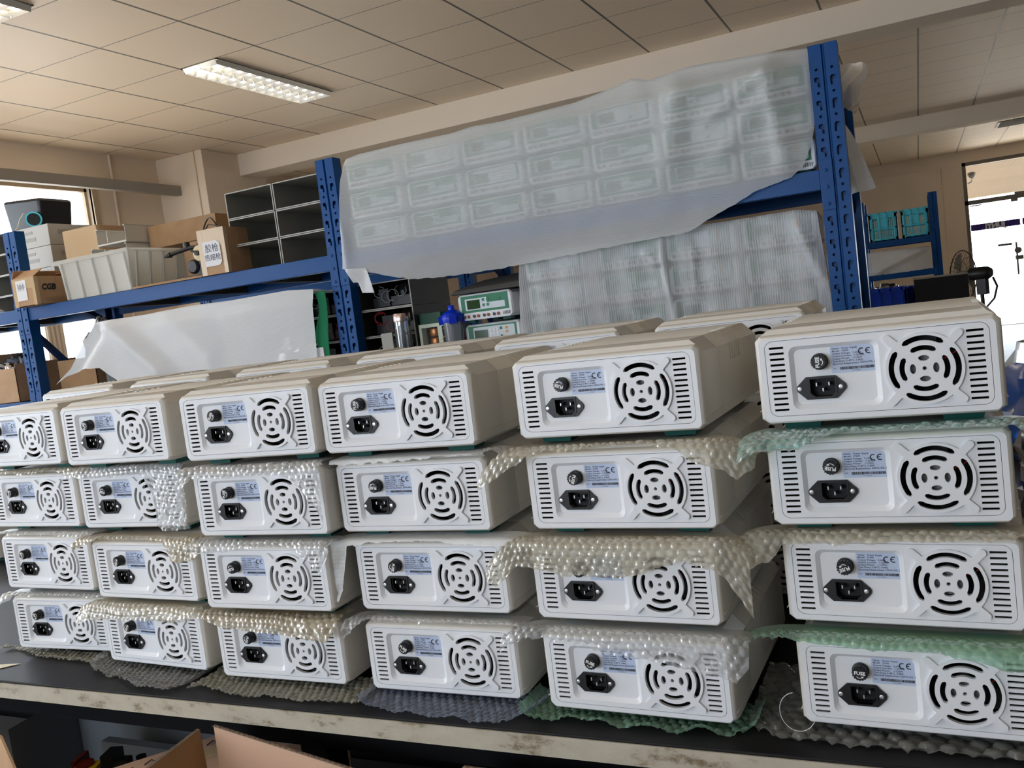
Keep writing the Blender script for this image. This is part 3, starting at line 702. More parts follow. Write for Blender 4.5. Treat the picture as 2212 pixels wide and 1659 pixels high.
# ================================================================== bubble wrap and foam between the units
def pl(ctrl, x):
    if x <= ctrl[0][0]: return ctrl[0][1]
    for (a, u), (b, v) in zip(ctrl, ctrl[1:]):
        if x <= b: return u + (v - u) * (x - a) / (b - a)
    return ctrl[-1][1]
def bubble(u, v, pitch=.0112, r=.45, h=.0034):
    row = round(v / (pitch * .866)); du = (pitch / 2 if row % 2 else 0)
    k = round((u - du) / pitch); q = math.sin(row * 12.9898 + k * 78.233) * 43758.5453; q -= math.floor(q)
    d = math.hypot(u - du - k * pitch, v - row * pitch * .866) / (r * pitch)
    return h * (.45 + .75 * q) * math.sqrt(max(0, 1 - d ** 3.2)) if d < 1 else 0.0
def bend_wrap(key, name, label, m, ctrl, th=80, rc=.02, wing=6.0, bub=True, rag=.004, seed=1, crinkle=.004, group='bubble wrap between the power supplies', lift=0.0, step=.0019, pitch=.0112, yin=.03, gap=0.0):
    """sheet lying on UNIT[key], reaching over its front edge and bending down; ctrl = [(x, length past the edge), ...]"""
    cx, cy, zb, a = UNIT[key]
    x0, x1 = ctrl[0][0], ctrl[-1][0]; Lm = max(c[1] for c in ctrl)
    nu = int((x1 - x0) / step); nv = int((Lm + yin) / step)
    ca, sa = math.cos(a), math.sin(a); thm = math.radians(th)
    def P(u, v):
        x = x0 + (x1 - x0) * u
        L = pl(ctrl, x) + rag * noise.noise(Vector((x * 60, seed * 3.1, 0))) + rag * .5 * noise.noise(Vector((x * 220, seed, 2)))
        s = (L + yin) * v; sb = s - yin
        y, z, t = yin - min(s, yin + .002), 0.0, 0.0
        if sb > .002:                                   # integrate the bend
            q = .002; n = max(1, int((sb - q) / .002)); ds = (sb - q) / n
            for k in range(n):
                t = min(thm, (q + ds * k) / rc); y -= ds * math.cos(t); z -= ds * math.sin(t)
        fr = max(0.0, sb / max(Lm, .02))
        nz = crinkle * (fr + .15) * (noise.noise(Vector((x * 22, s * 22, seed * 7.7))) + .7 * noise.noise(Vector((x * 60, s * 60, seed * 5))) + .45 * noise.noise(Vector((x * 140, s * 140, seed * 2)))) * (1 if bub else 1.3)
        hb = bubble(x + .02 * noise.noise(Vector((x * 8, s * 8, seed))), s + .012 * noise.noise(Vector((x * 9, s * 9, seed + 30))), pitch) if (bub and sb > -.01) else 0
        nrm = (-math.sin(t), math.cos(t)); hh = max(-.0008, nz * .5) + hb if sb < .004 else nz + hb
        y += nrm[0] * hh; z += nrm[1] * hh
        z -= wing * max(0, abs(x) - .124) ** 2 * (1 + 6 * max(0, sb))
        z += .1178 + lift; y -= .0015 + gap * fr
        if sb <= .016: z = min(z, .1178 + lift + .0015) if sb < -.001 else z
        if abs(x) < .126 and z < .1115: y = min(y, -.0042)
        return (cx + ca * x - sa * y, cy + sa * x + ca * y, zb + z)
    mb = MB(); mb.grid(P, nu, nv)
    o = mb.build(name, m, smooth=180, fix=False)
    return tag(o, label, 'bubble wrap' if 'bubble' in name else 'foam sheet', group)
W = bend_wrap
# rightmost front stack
W((6, 2), 'bubble_wrap', 'teal bubble wrap under the top unit of the nearest stack', 'wrap_teal', [(-.150, .050), (-.135, .045), (-.08, .040), (-.045, .016), (.0, .012), (.06, .014), (.12, .022), (.142, .036)], th=42, rc=.05, seed=1, wing=10, lift=.0008)
W((6, 3), 'bubble_wrap', 'clear bubble wrap curling left, third gap base of nearest stack', 'wrap_cream', [(-.185, .020), (-.165, .046), (-.135, .042), (-.118, .022), (-.05, .020), (.05, .017), (.14, .012)], th=78, rc=.018, seed=2, wing=4, crinkle=.005)
W((6, 4), 'bubble_wrap', 'green bubble wrap lying on the lowest unit of nearest stack', 'wrap_green', [(-.20, .006), (-.15, .010), (-.11, .013), (-.04, .018), (.03, .017), (.08, .028), (.145, .034)], th=80, rc=.015, seed=3, wing=3)
# fifth stack
W((5, 2), 'bubble_wrap', 'cream bubble wrap under top unit of the fifth front stack', 'wrap_cream', [(-.185, .030), (-.15, .040), (-.10, .018), (-.03, .008), (.04, .008), (.085, .020), (.12, .040), (.155, .046), (.175, .02)], th=70, rc=.02, seed=4, wing=8)
W((5, 3), 'bubble_wrap', 'large cream bubble wrap draped over half a fan grille, fifth stack', 'wrap_cream', [(-.185, .028), (-.165, .045), (-.13, .040), (-.10, .046), (-.04, .052), (.02, .050), (.06, .040), (.09, .030), (.13, .045), (.165, .075)], th=84, rc=.012, seed=5, wing=9, crinkle=.006)
W((5, 4), 'bubble_wrap', 'thin clear bubble wrap on the lowest unit of the fifth stack', 'wrap_clear', [(-.180, .020), (-.15, .018), (-.11, .016), (-.05, .026), (.0, .032), (.06, .040), (.10, .046), (.135, .052), (.15, .03)], th=82, rc=.012, seed=6, wing=5)
# fourth stack
W((4, 2), 'foam_sheet', 'thin white foam under the top unit of the fourth front stack', 'foam_white', [(-.124, .010), (-.06, .013), (.05, .008), (.125, .005)], th=80, rc=.008, seed=7, bub=False, group='white foam sheets between the power supplies', crinkle=.003)
W((4, 2), 'bubble_wrap', 'crinkled clear bubble wrap bridging fourth and fifth stack tops', 'wrap_clear', [(.126, .004), (.15, .012), (.17, .020), (.185, .008)], th=50, rc=.03, seed=8, wing=3, lift=.003, crinkle=.010)
W((4, 3), 'foam_sheet', 'white foam sheet curling down left of the fourth stack', 'foam_white', [(-.160, .085), (-.150, .095), (-.138, .060), (-.126, .016), (-.08, .010), (.0, .008), (.08, .014), (.13, .018), (.175, .010)], th=88, rc=.010, seed=9, bub=False, wing=3, group='white foam sheets between the power supplies', crinkle=.004)
W((4, 4), 'bubble_wrap', 'crinkled clear bubble wrap on the lowest unit of fourth stack', 'wrap_clear', [(-.155, .030), (-.135, .022), (-.11, .008), (.0, .006), (.1, .005), (.14, .010)], th=75, rc=.012, seed=10, wing=6, crinkle=.008)
# third stack
W((3, 2), 'bubble_wrap', 'clear crinkled bubble wrap under top unit of third front stack', 'wrap_clear', [(-.140, .040), (-.11, .020), (-.05, .022), (.02, .020), (.07, .024), (.10, .050), (.118, .070), (.128, .09)], th=84, rc=.010, seed=11, crinkle=.006)
W((3, 3), 'bubble_wrap', 'crinkled clear bubble wrap hanging at right of third stack', 'wrap_clear', [(-.135, .024), (-.08, .020), (.0, .014), (.06, .012), (.10, .030), (.124, .056), (.140, .02)], th=82, rc=.011, seed=12, crinkle=.008)
W((3, 4), 'bubble_wrap', 'brownish folded bubble wrap over the lowest unit of third stack', 'wrap_brown', [(-.150, .014), (-.13, .018), (-.09, .030), (-.03, .034), (.03, .036), (.09, .042), (.118, .044), (.132, .02)], th=72, rc=.022, seed=13, rag=.0015)
# second stack
W((2, 2), 'bubble_wrap', 'clear bubble wrap hanging over right vents of second stack', 'wrap_clear', [(-.135, .018), (-.08, .022), (.0, .020), (.055, .018), (.068, .050), (.078, .112), (.110, .118), (.142, .112)], th=88, rc=.010, seed=14, crinkle=.005)
W((2, 3), 'bubble_wrap', 'brown bubble wrap, second gap base of second front stack', 'wrap_brown', [(-.155, .020), (-.13, .018), (-.09, .008), (.0, .006), (.07, .010), (.085, .040), (.105, .046), (.15, .030)], th=84, rc=.010, seed=15)
W((2, 4), 'bubble_wrap', 'cream bubble wrap over lowest unit of second front stack', 'wrap_cream', [(-.175, .030), (-.14, .036), (-.08, .032), (.0, .030), (.07, .030), (.125, .022)], th=80, rc=.014, seed=16)
# leftmost stack
W((1, 2), 'bubble_wrap', 'cream bubble wrap under top unit of leftmost front stack', 'wrap_cream', [(-.12, .010), (.0, .012), (.08, .010), (.16, .022)], th=76, rc=.012, seed=17)
W((1, 3), 'bubble_wrap', 'clear bubble wrap, second gap base of leftmost front stack', 'wrap_clear', [(-.135, .008), (.0, .009), (.10, .012), (.145, .006)], th=76, rc=.012, seed=18)
W((1, 4), 'bubble_wrap', 'clear bubble wrap curling left on lowest unit of leftmost stack', 'wrap_clear', [(-.165, .040), (-.14, .030), (-.11, .008), (.0, .007), (.12, .010)], th=76, rc=.012, seed=19, wing=14)

def bench_wrap(label, m, front, back=1.09, step=.0018, seed=1, lift=.0012, bh=.0038, pitch=.0118, curl=.004):
    """bubble wrap lying on the bench; front = [(x, y), ...] traced along its cut edge"""
    x0, x1 = front[0][0], front[-1][0]
    nu = int((x1 - x0) / step); nv = max(8, int((back - min(p[1] for p in front)) / step))
    def P(u, v):
        x = x0 + (x1 - x0) * u
        yf = pl(front, x) + .0035 * noise.noise(Vector((x * 160, seed, 0)))
        yb = max(back, yf + .004); y = yf + (yb - yf) * v
        z = BT + lift + bubble(x + .01 * noise.noise(Vector((x * 6, y * 6, seed))), y + .006 * noise.noise(Vector((x * 7, y * 7, seed + 9))), pitch, h=bh)
        z += curl * max(0, 1 - (y - yf) / .02) * (0.4 + noise.noise(Vector((x * 30, seed, 4))))
        edge = min((x - x0), (x1 - x)); z += curl * max(0, 1 - edge / .012)
        return (x, y, max(z, BT + .0008))
    o = MB().grid(P, nu, nv).build('bubble_wrap', m, smooth=180, fix=False)
    return tag(o, label, 'bubble wrap', 'bubble wrap lying on the bench')
bench_wrap('cream bubble wrap on bench under the leftmost front stack', 'bench_cream', [(-1.700, 1.088), (-1.680, 1.103), (-1.62, 1.090), (-1.565, 1.075), (-1.431, 1.066), (-1.40, 1.066)], 1.11, seed=1)
bench_wrap('clear bubble wrap on bench, pulled out under second front stack', 'bench_clear', [(-1.405, 1.075), (-1.395, 1.050), (-1.37, 1.036), (-1.319, 1.022), (-1.271, 1.012), (-1.23, .997), (-1.179, 0.987), (-1.139, 0.993), (-1.120, 1.030)], 1.12, seed=2, curl=.010)
bench_wrap('greenish cream bubble wrap on bench under third front stack', 'bench_cream', [(-1.112, .999), (-1.098, 1.018), (-1.05, 1.003), (-1.028, 0.999), (-0.977, 0.994), (-0.952, 1.001), (-0.891, 0.998), (-0.826, 1.001), (-0.782, 1.004)], 1.09, seed=3)
bench_wrap('bluish clear bubble wrap on bench under fourth front stack', 'wrap_blue', [(-0.790, 1.010), (-0.755, 0.994), (-0.673, 0.986), (-0.6, 0.984), (-0.557, 0.983), (-0.536, 0.993), (-0.520, 1.010), (-.505, 1.04)], 1.09, seed=4, curl=.007)
bench_wrap('green bubble wrap on bench under the fifth front stack', 'wrap_green', [(-0.530, 1.012), (-0.500, 1.000), (-0.481, 1.004), (-0.460, 1.008), (-0.419, 1.006), (-0.355, 1.003), (-0.295, 1.002), (-0.26, 1.006), (-0.218, 1.018)], 1.09, seed=5, curl=.011)
bench_wrap('clear large-bubble wrap on bench under the nearest stack', 'bench_clear', [(-0.232, 1.045), (-0.222, 1.024), (-0.194, 1.014), (-0.152, 1.008), (-0.083, 1.005), (-0.036, 1.006), (0.058, 1.009), (.16, 1.012)], 1.22, seed=6, step=.0022, pitch=.0200, bh=.0055)
# loose nylon thread beside the nearest stack
pts = []
for k in range(28):
    t = k / 27; a = PI * (.55 + 1.55 * t)
    pts.append((-.165 + .020 * math.cos(a) - .004, 1.016 + .004 * t, BT + .034 + .024 * math.sin(a)))
m = MB(); m.tube(pts, .00035, 5); tag(m.build('nylon_thread', 'paper'), 'thin looped nylon thread at the lowest corner of nearest stack', 'thread')
# ================================================================== blue boltless racks
RY = 3.13; RD = 0.60; SZ = 1.633; LZ = 1.150; PT = 2.03
PW = .090
def build_post():
    """post front plate with round holes and keyhole slots, folded sides; base at z=0, left edge at x=0"""
    m = MB(); holes_l, holes_r = [], []
    n = int(PT / .075)
    for k in range(1, n):
        z = k * .075
        for hs, sx, x in ((holes_l, 1, .021), (holes_r, -1, .069)):
            hs.append(circle(x, z, .0048, 10))
            key = [(-.009, .050), (.002, .052), (.008, .046), (.008, .020), (.001, .020), (.001, .034), (-.009, .038)]
            if k < n - 1: hs.append([(x + sx * a, z + b) for a, b in (key if sx > 0 else key[::-1])])
    m.addmesh(plate([[(0, 0), (.040, 0), (.040, PT), (0, PT)]], holes_l, 0, .0025))
    m.addmesh(plate([[(.050, 0), (.090, 0), (.090, PT), (.050, PT)]], holes_r, 0, .0025))
    m.add([(.040, 0, 0), (.0435, .008, 0), (.0465, .008, 0), (.050, 0, 0), (.040, 0, PT), (.0435, .008, PT), (.0465, .008, PT), (.050, 0, PT)], [(0, 1, 5, 4), (1, 2, 6, 5), (2, 3, 7, 6)])
    m.b2((0, .0, 0), (.002, .058, PT)); m.b2((.088, .0, 0), (.090, .058, PT)); m.b2((.0, .056, 0), (.018, .058, PT)); m.b2((.072, .056, 0), (.090, .058, PT))
    m.b2((.002, .0170, 0), (.088, .0185, PT))
    return m
def rack_frame(x, y0, root, lit=True):
    """one upright frame: two posts, rungs and diagonals"""
    me = POST_ME
    for y, flip in ((y0, 1), (y0 + RD, -1)):
        o = bpy.data.objects.new('post', me); COL.objects.link(o); o.parent = root
        o.location = (x, y, 0) if flip > 0 else (x + PW, y, 0); o.rotation_euler = (0, 0, 0 if flip > 0 else PI)
    xm = x + .045
    for z in (.18, .95, 1.80): MB().b2((xm - .014, y0 + .055, z - .018), (xm + .014, y0 + RD - .055, z + .018)).build('rung', 'rack_blue_dark', root)
    for a, b in ((.20, .93), (1.50, .98), (1.78, 1.52)):
        m = MB(); v = Vector((0, RD - .11, b - a)); m.box((xm, y0 + RD / 2, (a + b) / 2), (.024, .036, v.length), rot=v.to_track_quat('Z', 'X').to_matrix())
        m.build('diagonal_brace', 'rack_blue_dark', root)
def rack_bay(x0, x1, y0, root, z, board=True):
    for y in (y0 + .004, y0 + RD - .044):
        m = MB(); poly = [(0, 0), (.040, 0), (.040, .045), (.030, .045), (.030, .066), (0, .066)] if y < y0 + .1 else [(0, 0), (.040, 0), (.040, .066), (.010, .066), (.010, .045), (0, .045)]
        m.loft([[(x0, y + a, z - .066 + b) for a, b in poly], [(x1, y + a, z - .066 + b) for a, b in poly]])
        m.build('beam', 'rack_blue', root, bevel=.002)
    for x, s in ((x0, -1), (x1, 1)):
        m = MB(); m.b2((x - (.042 if s < 0 else -.001), y0 - .003, z - .135), (x + (.001 if s < 0 else .042) - (.0 if s < 0 else 0), y0 + .003, z + .030))
        for k in range(3): m.lathe([(.0, -.0), (.006, .0), (.006, .003), (.004, .004), (0, .004)], (x + s * .021, y0 - .003, z - .115 + k * .055), 10, 'Y')
        m.build('connector', 'rack_blue', root, bevel=.001)
    n = 6
    m = MB(); m.b2((x0, y0 + .045, z - .022), (x1, y0 + RD - .045, z - .004))
    for k in range(3): m.b2((x0 + (x1 - x0) * (k + 1) / 4 - .02, y0 + .04, z - .06), (x0 + (x1 - x0) * (k + 1) / 4 + .02, y0 + RD - .04, z - .022))
    m.build('shelf_board', 'board_dark', root)
POST_ME = build_post().mesh('post', ['rack_blue'])
PX = [-4.265, -2.260, -.271]
rack = thing('shelf_rack', 'blue boltless steel rack row carrying grey trays and veiled devices', 'rack')
for x in PX: rack_frame(x, RY, rack)
rack_frame(-6.10, RY, rack)
for a, b in ((-6.01, PX[0]), (PX[0] + PW, PX[1]), (PX[1] + PW, PX[2])):
    for z in (SZ, LZ, .30): rack_bay(a, b, RY, rack, z)
# second rack row behind, dark against the windows
rack2 = thing('shelf_rack', 'dark blue rack standing behind the long rack row', 'rack')
for x in (-2.43, -4.42): rack_frame(x, 4.60, rack2)
for z in (1.633, 1.15, .30): rack_bay(-4.33, -2.43, 4.60, rack2, z)
# far rack by the entrance
rack3 = thing('shelf_rack', 'blue rack near the entrance carrying two turquoise crates', 'rack')
for x in (.150, -.60): rack_frame(x, 11.0, rack3)
for z in (1.563, 1.19, .95): rack_bay(-.51, .150, 11.0, rack3, z)

# ------------------------------------------------------------------ devices with green front panels
def build_green(kind):
    root = thing('power_supply', 'x', 'power supply')
    w, h, d = .125, .116, .33
    m = MB()
    def ring(y, hw, zt, ct, zb=.010, cb=.012): return [(-hw, y, zt - ct), (-hw + ct, y, zt), (hw - ct, y, zt), (hw, y, zt - ct), (hw, y, zb + cb), (hw - cb, y, zb), (-hw + cb, y, zb), (-hw, y, zb + cb)]
    m.loft([ring(0, .1195, .110, .010), ring(.006, .1235, .114, .011), ring(.014, .125, .1155, .014), ring(.31, .125, .1155, .014), ring(.33, .120, .110, .012)])
    m.build('case', 'case_white_lit', root, bevel=.0025)
    MB().b2((-.108, -.0012, .0405), (.108, .0010, .1080)).build('front_panel', 'green_panel', root, bevel=.0006)
    if kind == 0:
        m = MB().b2((-.088, -.0018, .050), (.012, -.001, .096)); m.b2((.012, -.0018, .050), (.092, -.001, .075))
    else: m = MB().prism(rrect(-.085, .046, .100, .102, .006), -.0018, -.001)
    m.build('keypad_field', 'panel_light', root)
    MB().b2((-.080, -.0030, .054), (-.020, -.0010, .090)).build('display', 'lcd', root, bevel=.0005)
    keys = [(-.004, .087), (-.004, .066), (.016, .087), (.016, .066), (.066, .084)] if kind == 0 else [(x, z) for x in (-.006, .009, .024) for z in (.058, .073, .088)]
    m = MB()
    for x, z in keys: m.box((x, -.0024, z), (.010, .0014, .011))
    m.build('key', 'green_panel' if kind == 0 else 'paper', root)
    if kind:
        m = MB()
        for x, z in ((.040, .090), (.040, .058)): m.box((x, -.0024, z), (.010, .0014, .011))
        m.build('key', 'green_panel', root)
        m = MB()
        for z in (.090, .074): m.box((.064, -.0024, z), (.010, .0014, .010))
        m.build('key', 'orange', root)
    for s, mt in ((0, 'jack_black'), (1, 'jack_red')):
        m = MB()
        for k in range(4): m.lathe([(.0030, -.001), (.0030, .0008), (.0062, .0012), (.0066, .0030), (.0056, .0034)][::-1], (-.098 + k * .0455 + s * .019, 0, .0255), 14, 'Y')
        m.build('jack', mt, root, smooth=40)
    m = MB()
    for k in range(6): m.box((.082 + k * .0055, -.0006, .026), (.0022, .0012, .013), rot=Matrix.Rotation(.25, 3, 'Y'))
    m.build('vent', 'black_plastic', root)
    for sx in (-1, 1):
        for y in (.02, .285): MB().b2((sx * .083 - .018, y, 0), (sx * .083 + .018, y + .03, .0102)).build('foot', 'teal_rubber', root)
    return root
G = [build_green(0), build_green(1)]; used = [False, False]
def place_green(k, x, y, z, rz, label, group):
    if not used[k]:
        used[k] = True; r = G[k]; r.location = (x, y, z); r.rotation_euler = (0, 0, rz); r['label'] = label; r['group'] = group; return r
    return dup(G[k], (x, y, z), rz, label, group)
TXC = [-2.012, -1.73, -1.462, -1.195, -.932, -.665, -.402]
ORD = ['first', 'second', 'third', 'fourth', 'fifth', 'sixth', 'seventh']
LV = ['lowest', 'middle', 'top']
for i, x in enumerate(TXC):
    for k in range(3):
        place_green(0 if (i + k) % 3 else 1, x, RY + .035, SZ + .1225 * k, 0, 'veiled device on upper shelf, %s of %s column from the left' % (LV[k], ORD[i]), 'green-fronted devices under the upper veil')
BXC = [-1.262, -.958, -.698, -.424]
for i, x in enumerate(BXC):
    for k in range(3):
        place_green(1 if i != 1 else 0, x, RY + .055, LZ + .1225 * k, 0, 'veiled device on lower shelf, %s of %s column from the left' % (LV[k], ORD[i]), 'green-fronted devices under the lower veil')
place_green(0, -1.572, 3.17, LZ + .1235, -.05, 'uncovered green-fronted power supply with arrow keys, on top', 'uncovered green-fronted power supplies')
place_green(1, -1.562, 3.19, LZ, 0, 'uncovered green-fronted power supply with number keypad, beneath', 'uncovered green-fronted power supplies')
# black cover over that pair
m = MB(); m.loft([[(-1.72, 3.16, 1.392), (-1.40, 3.16, 1.392), (-1.40, 3.60, 1.392), (-1.72, 3.60, 1.392)], [(-1.70, 3.17, 1.410), (-1.41, 3.17, 1.418), (-1.41, 3.58, 1.430), (-1.70, 3.58, 1.425)], [(-1.62, 3.28, 1.440), (-1.44, 3.28, 1.452), (-1.44, 3.52, 1.452), (-1.62, 3.52, 1.440)]])
tag(m.build('cover', 'board_dark', bevel=.006), 'dark sloping plastic cover lying on the uncovered green device', 'cover')

# ------------------------------------------------------------------ veils
def veil(name, label, m, top, bot, yf, n=(150, 46), fold=None, seed=0, back=.18, group=None, cat='plastic sheet', rag=.006, amp=1.0):
    x0, x1 = min(top[0][0], bot[0][0]), max(top[-1][0], bot[-1][0])
    def edge(c, t):
        L = [0]
        for a, b in zip(c, c[1:]): L.append(L[-1] + math.hypot(b[0] - a[0], b[1] - a[1]))
        d = t * L[-1]
        for i in range(len(c) - 1):
            if d <= L[i + 1] or i == len(c) - 2:
                q = (d - L[i]) / (L[i + 1] - L[i]); return (c[i][0] + (c[i + 1][0] - c[i][0]) * q, c[i][1] + (c[i + 1][1] - c[i][1]) * q)
    def P(u, v):
        xt, zt = edge(top, u); xb, zb = edge(bot, u)
        if v < .15:                                     # part lying back over the tops
            q = 1 - v / .15; y = yf(xt, zt) + back * q + .006; z = zt + .004 * noise.noise(Vector((xt * 6, q * 3, seed))) - .02 * q * q
            return (xt, y, z)
        w = (v - .15) / .85
        x = xt + (xb - xt) * w; z = zt + (zb - zt) * w
        if w > .97: z += rag * noise.noise(Vector((x * 30, seed, 0)))
        y = yf(x, z) + .012 * math.sin(min(1, w * 6) * PI / 2 + PI / 2)
        y += amp * (.010 * noise.noise(Vector((x * 3, z * 5, seed))) + .004 * noise.noise(Vector((x * 12, z * 14, seed + 3)))) * min(1, w * 3)
        if fold: y += fold(x, z)
        return (x, y, z)
    o = MB().grid(P, *n).build(name, m, smooth=180, fix=False)
    return tag(o, label, cat, group)
def ridge(x, z, p, q, w, h):
    """soft fold running from p to q in the (x, z) plane"""
    dx, dz = q[0] - p[0], q[1] - p[1]; L = math.hypot(dx, dz)
    t = ((x - p[0]) * dx + (z - p[1]) * dz) / (L * L); d = abs((x - p[0]) * dz - (z - p[1]) * dx) / L
    e = max(0, min(1, min(t + .15, 1.15 - t) * 4)); return -h * e * math.exp(-(d / w) ** 2)
def f_up(x, z):
    r = 0
    for p, q, w, h in (((-.70, 2.0), (-.76, 1.72), .05, .030), ((-.70, 1.97), (-.38, 1.98), .03, .026), ((-.38, 1.98), (-.62, 1.86), .025, .030), ((-.36, 1.96), (-.60, 1.72), .035, .022),
                       ((-.40, 1.96), (-.37, 1.66), .03, .030), ((-2.13, 1.99), (-2.15, 1.60), .02, .02), ((-.95, 1.75), (-.45, 1.60), .05, .012)):
        r += ridge(x, z, p, q, w, h)
    return r
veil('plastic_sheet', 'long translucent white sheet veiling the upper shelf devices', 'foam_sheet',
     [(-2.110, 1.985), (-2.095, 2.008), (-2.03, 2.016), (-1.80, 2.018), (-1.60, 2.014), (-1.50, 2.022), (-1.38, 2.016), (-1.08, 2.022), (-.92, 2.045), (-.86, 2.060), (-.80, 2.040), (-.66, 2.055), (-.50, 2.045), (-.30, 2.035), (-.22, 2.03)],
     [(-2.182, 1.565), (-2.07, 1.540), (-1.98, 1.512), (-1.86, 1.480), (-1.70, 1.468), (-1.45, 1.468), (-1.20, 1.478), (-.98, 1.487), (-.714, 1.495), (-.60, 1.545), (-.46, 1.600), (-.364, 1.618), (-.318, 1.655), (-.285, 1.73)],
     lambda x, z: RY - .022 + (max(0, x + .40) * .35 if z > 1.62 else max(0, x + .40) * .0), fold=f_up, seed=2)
def f_lo(x, z):
    r = ridge(x, z, (-.83, 1.47), (-.80, 1.15), .014, .024) + ridge(x, z, (-.72, 1.44), (-.72, 1.30), .010, .012) + ridge(x, z, (-.36, 1.47), (-.27, 1.22), .02, .03) + ridge(x, z, (-.85, 1.40), (-.90, 1.46), .02, .02)
    return r + .004 * math.sin(x * 60 + 3 * noise.noise(Vector((x * 4, z, 1))))
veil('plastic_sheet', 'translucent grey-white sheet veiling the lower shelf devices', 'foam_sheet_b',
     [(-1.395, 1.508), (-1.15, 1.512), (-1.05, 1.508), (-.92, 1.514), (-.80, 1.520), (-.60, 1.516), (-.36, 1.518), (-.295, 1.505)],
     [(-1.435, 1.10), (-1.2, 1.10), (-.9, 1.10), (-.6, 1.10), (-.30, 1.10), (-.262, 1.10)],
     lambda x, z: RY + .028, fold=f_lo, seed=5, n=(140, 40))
def f_left(x, z): return ridge(x, z, (-3.55, 1.50), (-3.20, 1.20), .05, .035) + ridge(x, z, (-3.62, 1.47), (-3.85, 1.25), .04, -.05) + ridge(x, z, (-3.2, 1.50), (-2.9, 1.25), .08, .012)
veil('plastic_sheet', 'bright white foam sheet hanging under the left shelf, corner swung out', 'foam_white',
     [(-3.640, 1.500), (-3.50, 1.502), (-3.28, 1.502), (-3.0, 1.51), (-2.772, 1.505), (-2.6, 1.508), (-2.45, 1.510), (-2.318, 1.498)],
     [(-3.915, 1.222), (-3.86, 1.262), (-3.75, 1.285), (-3.63, 1.280), (-3.55, 1.22), (-3.45, 1.15), (-3.0, 1.12), (-2.345, 1.12)],
     lambda x, z: 3.06 - .10 * max(0, -3.55 - x), fold=f_left, seed=8, n=(130, 40), rag=.003, amp=.35)
# torn hanging tab at the left end of the upper sheet
m = MB(); m.grid(lambda u, v: (-2.165 + .10 * u + .035 * v, RY - .030 - .006 * math.sin(5 * u + 3 * v), 1.562 - .050 * v - .055 * v * v * (1 if u > .3 else .2) - .01 * u), 12, 12)
tag(m.build('plastic_scrap', 'foam_white', smooth=180, fix=False), 'torn strip hanging at the left end of the upper sheet', 'plastic sheet')
# wrapping hanging out behind the right post
m = MB(); m.grid(lambda u, v: (-.225 + .115 * u * (1 - .45 * v * v) + .008 * math.sin(v * 9), 3.36 + .03 * math.sin(u * 4 + v * 3), 2.01 - .155 * v - .03 * u * u + .012 * noise.noise(Vector((u * 4, v * 4, 3)))), 20, 20)
tag(m.build('plastic_bag', 'bag_milky', smooth=180, fix=False), 'crumpled clear plastic bag poking out behind the right rack post', 'plastic bag')
m = MB(); m.grid(lambda u, v: (-.235 + .040 * u + .085 * v * (.3 + .7 * u), 3.30 + .03 * math.sin(u * 7 + v * 2), 1.80 - .255 * v + .02 * u * math.sin(v * 4) + .03 * u * v), 20, 24)
tag(m.build('plastic_sheet', 'foam_white', smooth=180, fix=False), 'loose white sheet end dangling right of the right rack post', 'plastic sheet')

# ------------------------------------------------------------------ open grey housings
def housing(label, x0, y0, z0, m='grey_tray', w=.268, d=.33, h=.118, note=False, group=None, wires=False, t=.0028, edge=None):
    r = thing('equipment_housing', label, 'housing', (x0 + w / 2, y0, z0), 0, group)
    mb = MB()
    mb.b2((-w / 2, 0, 0), (w / 2, d, t)); mb.b2((-w / 2, 0, h - t), (w / 2, d, h)); mb.b2((-w / 2, 0, t), (-w / 2 + t, d, h - t)); mb.b2((w / 2 - t, 0, t), (w / 2, d, h - t)); mb.b2((-w / 2 + t, d - t, t), (w / 2 - t, d, h - t))
    mb.build('shell', m, r)
    e = .0045; mb = MB()
    mb.addmesh(plate([[(-w / 2, 0), (w / 2, 0), (w / 2, h), (-w / 2, h)]], [[(-w / 2 + e, e), (w / 2 - e, e), (w / 2 - e, h - e), (-w / 2 + e, h - e)]], -.003, .001))
    mb.build('rim', edge or 'grey_tray_light', r)
    if note: MB().b2((.04, d - .006, .050), (.12, d - .004, .064)).build('sticker', 'paper', r)
    if wires:
        rn = random.Random(int(x0 * 1000 + z0 * 100)); mb = MB()
        for k in range(5):
            px, pz = rn.uniform(-.08, .08), rn.uniform(.03, .08); mb.tube([(px + .03 * math.cos(q * .8 + k), .03 + .01 * k, pz + .025 * math.sin(q * .8 + k)) for q in range(7)], .0012, 5)
        mb.build('wire', 'wire_grey' if (int(z0 * 10) % 2) else 'wire_red', r)
        mb = MB(); mb.b2((-.10, .06, .01), (.10, .30, .05)); mb.b2((-.06, .05, .01), (-.01, .10, .085)); mb.cyl((.05, .08, .01), (.05, .08, .07), .018, n=14); mb.build('electronics', 'black_plastic', r)
    return r
for j, x in enumerate((-2.821, -2.547)):
    for k in range(3):
        housing('open dark grey housing, %s row, %s column beside the blue post' % (LV[k], ['left', 'right'][j]), x, RY + .063, SZ + k * .1205, note=(k == 2 and j == 0), group='open grey housings stacked as pigeonholes')
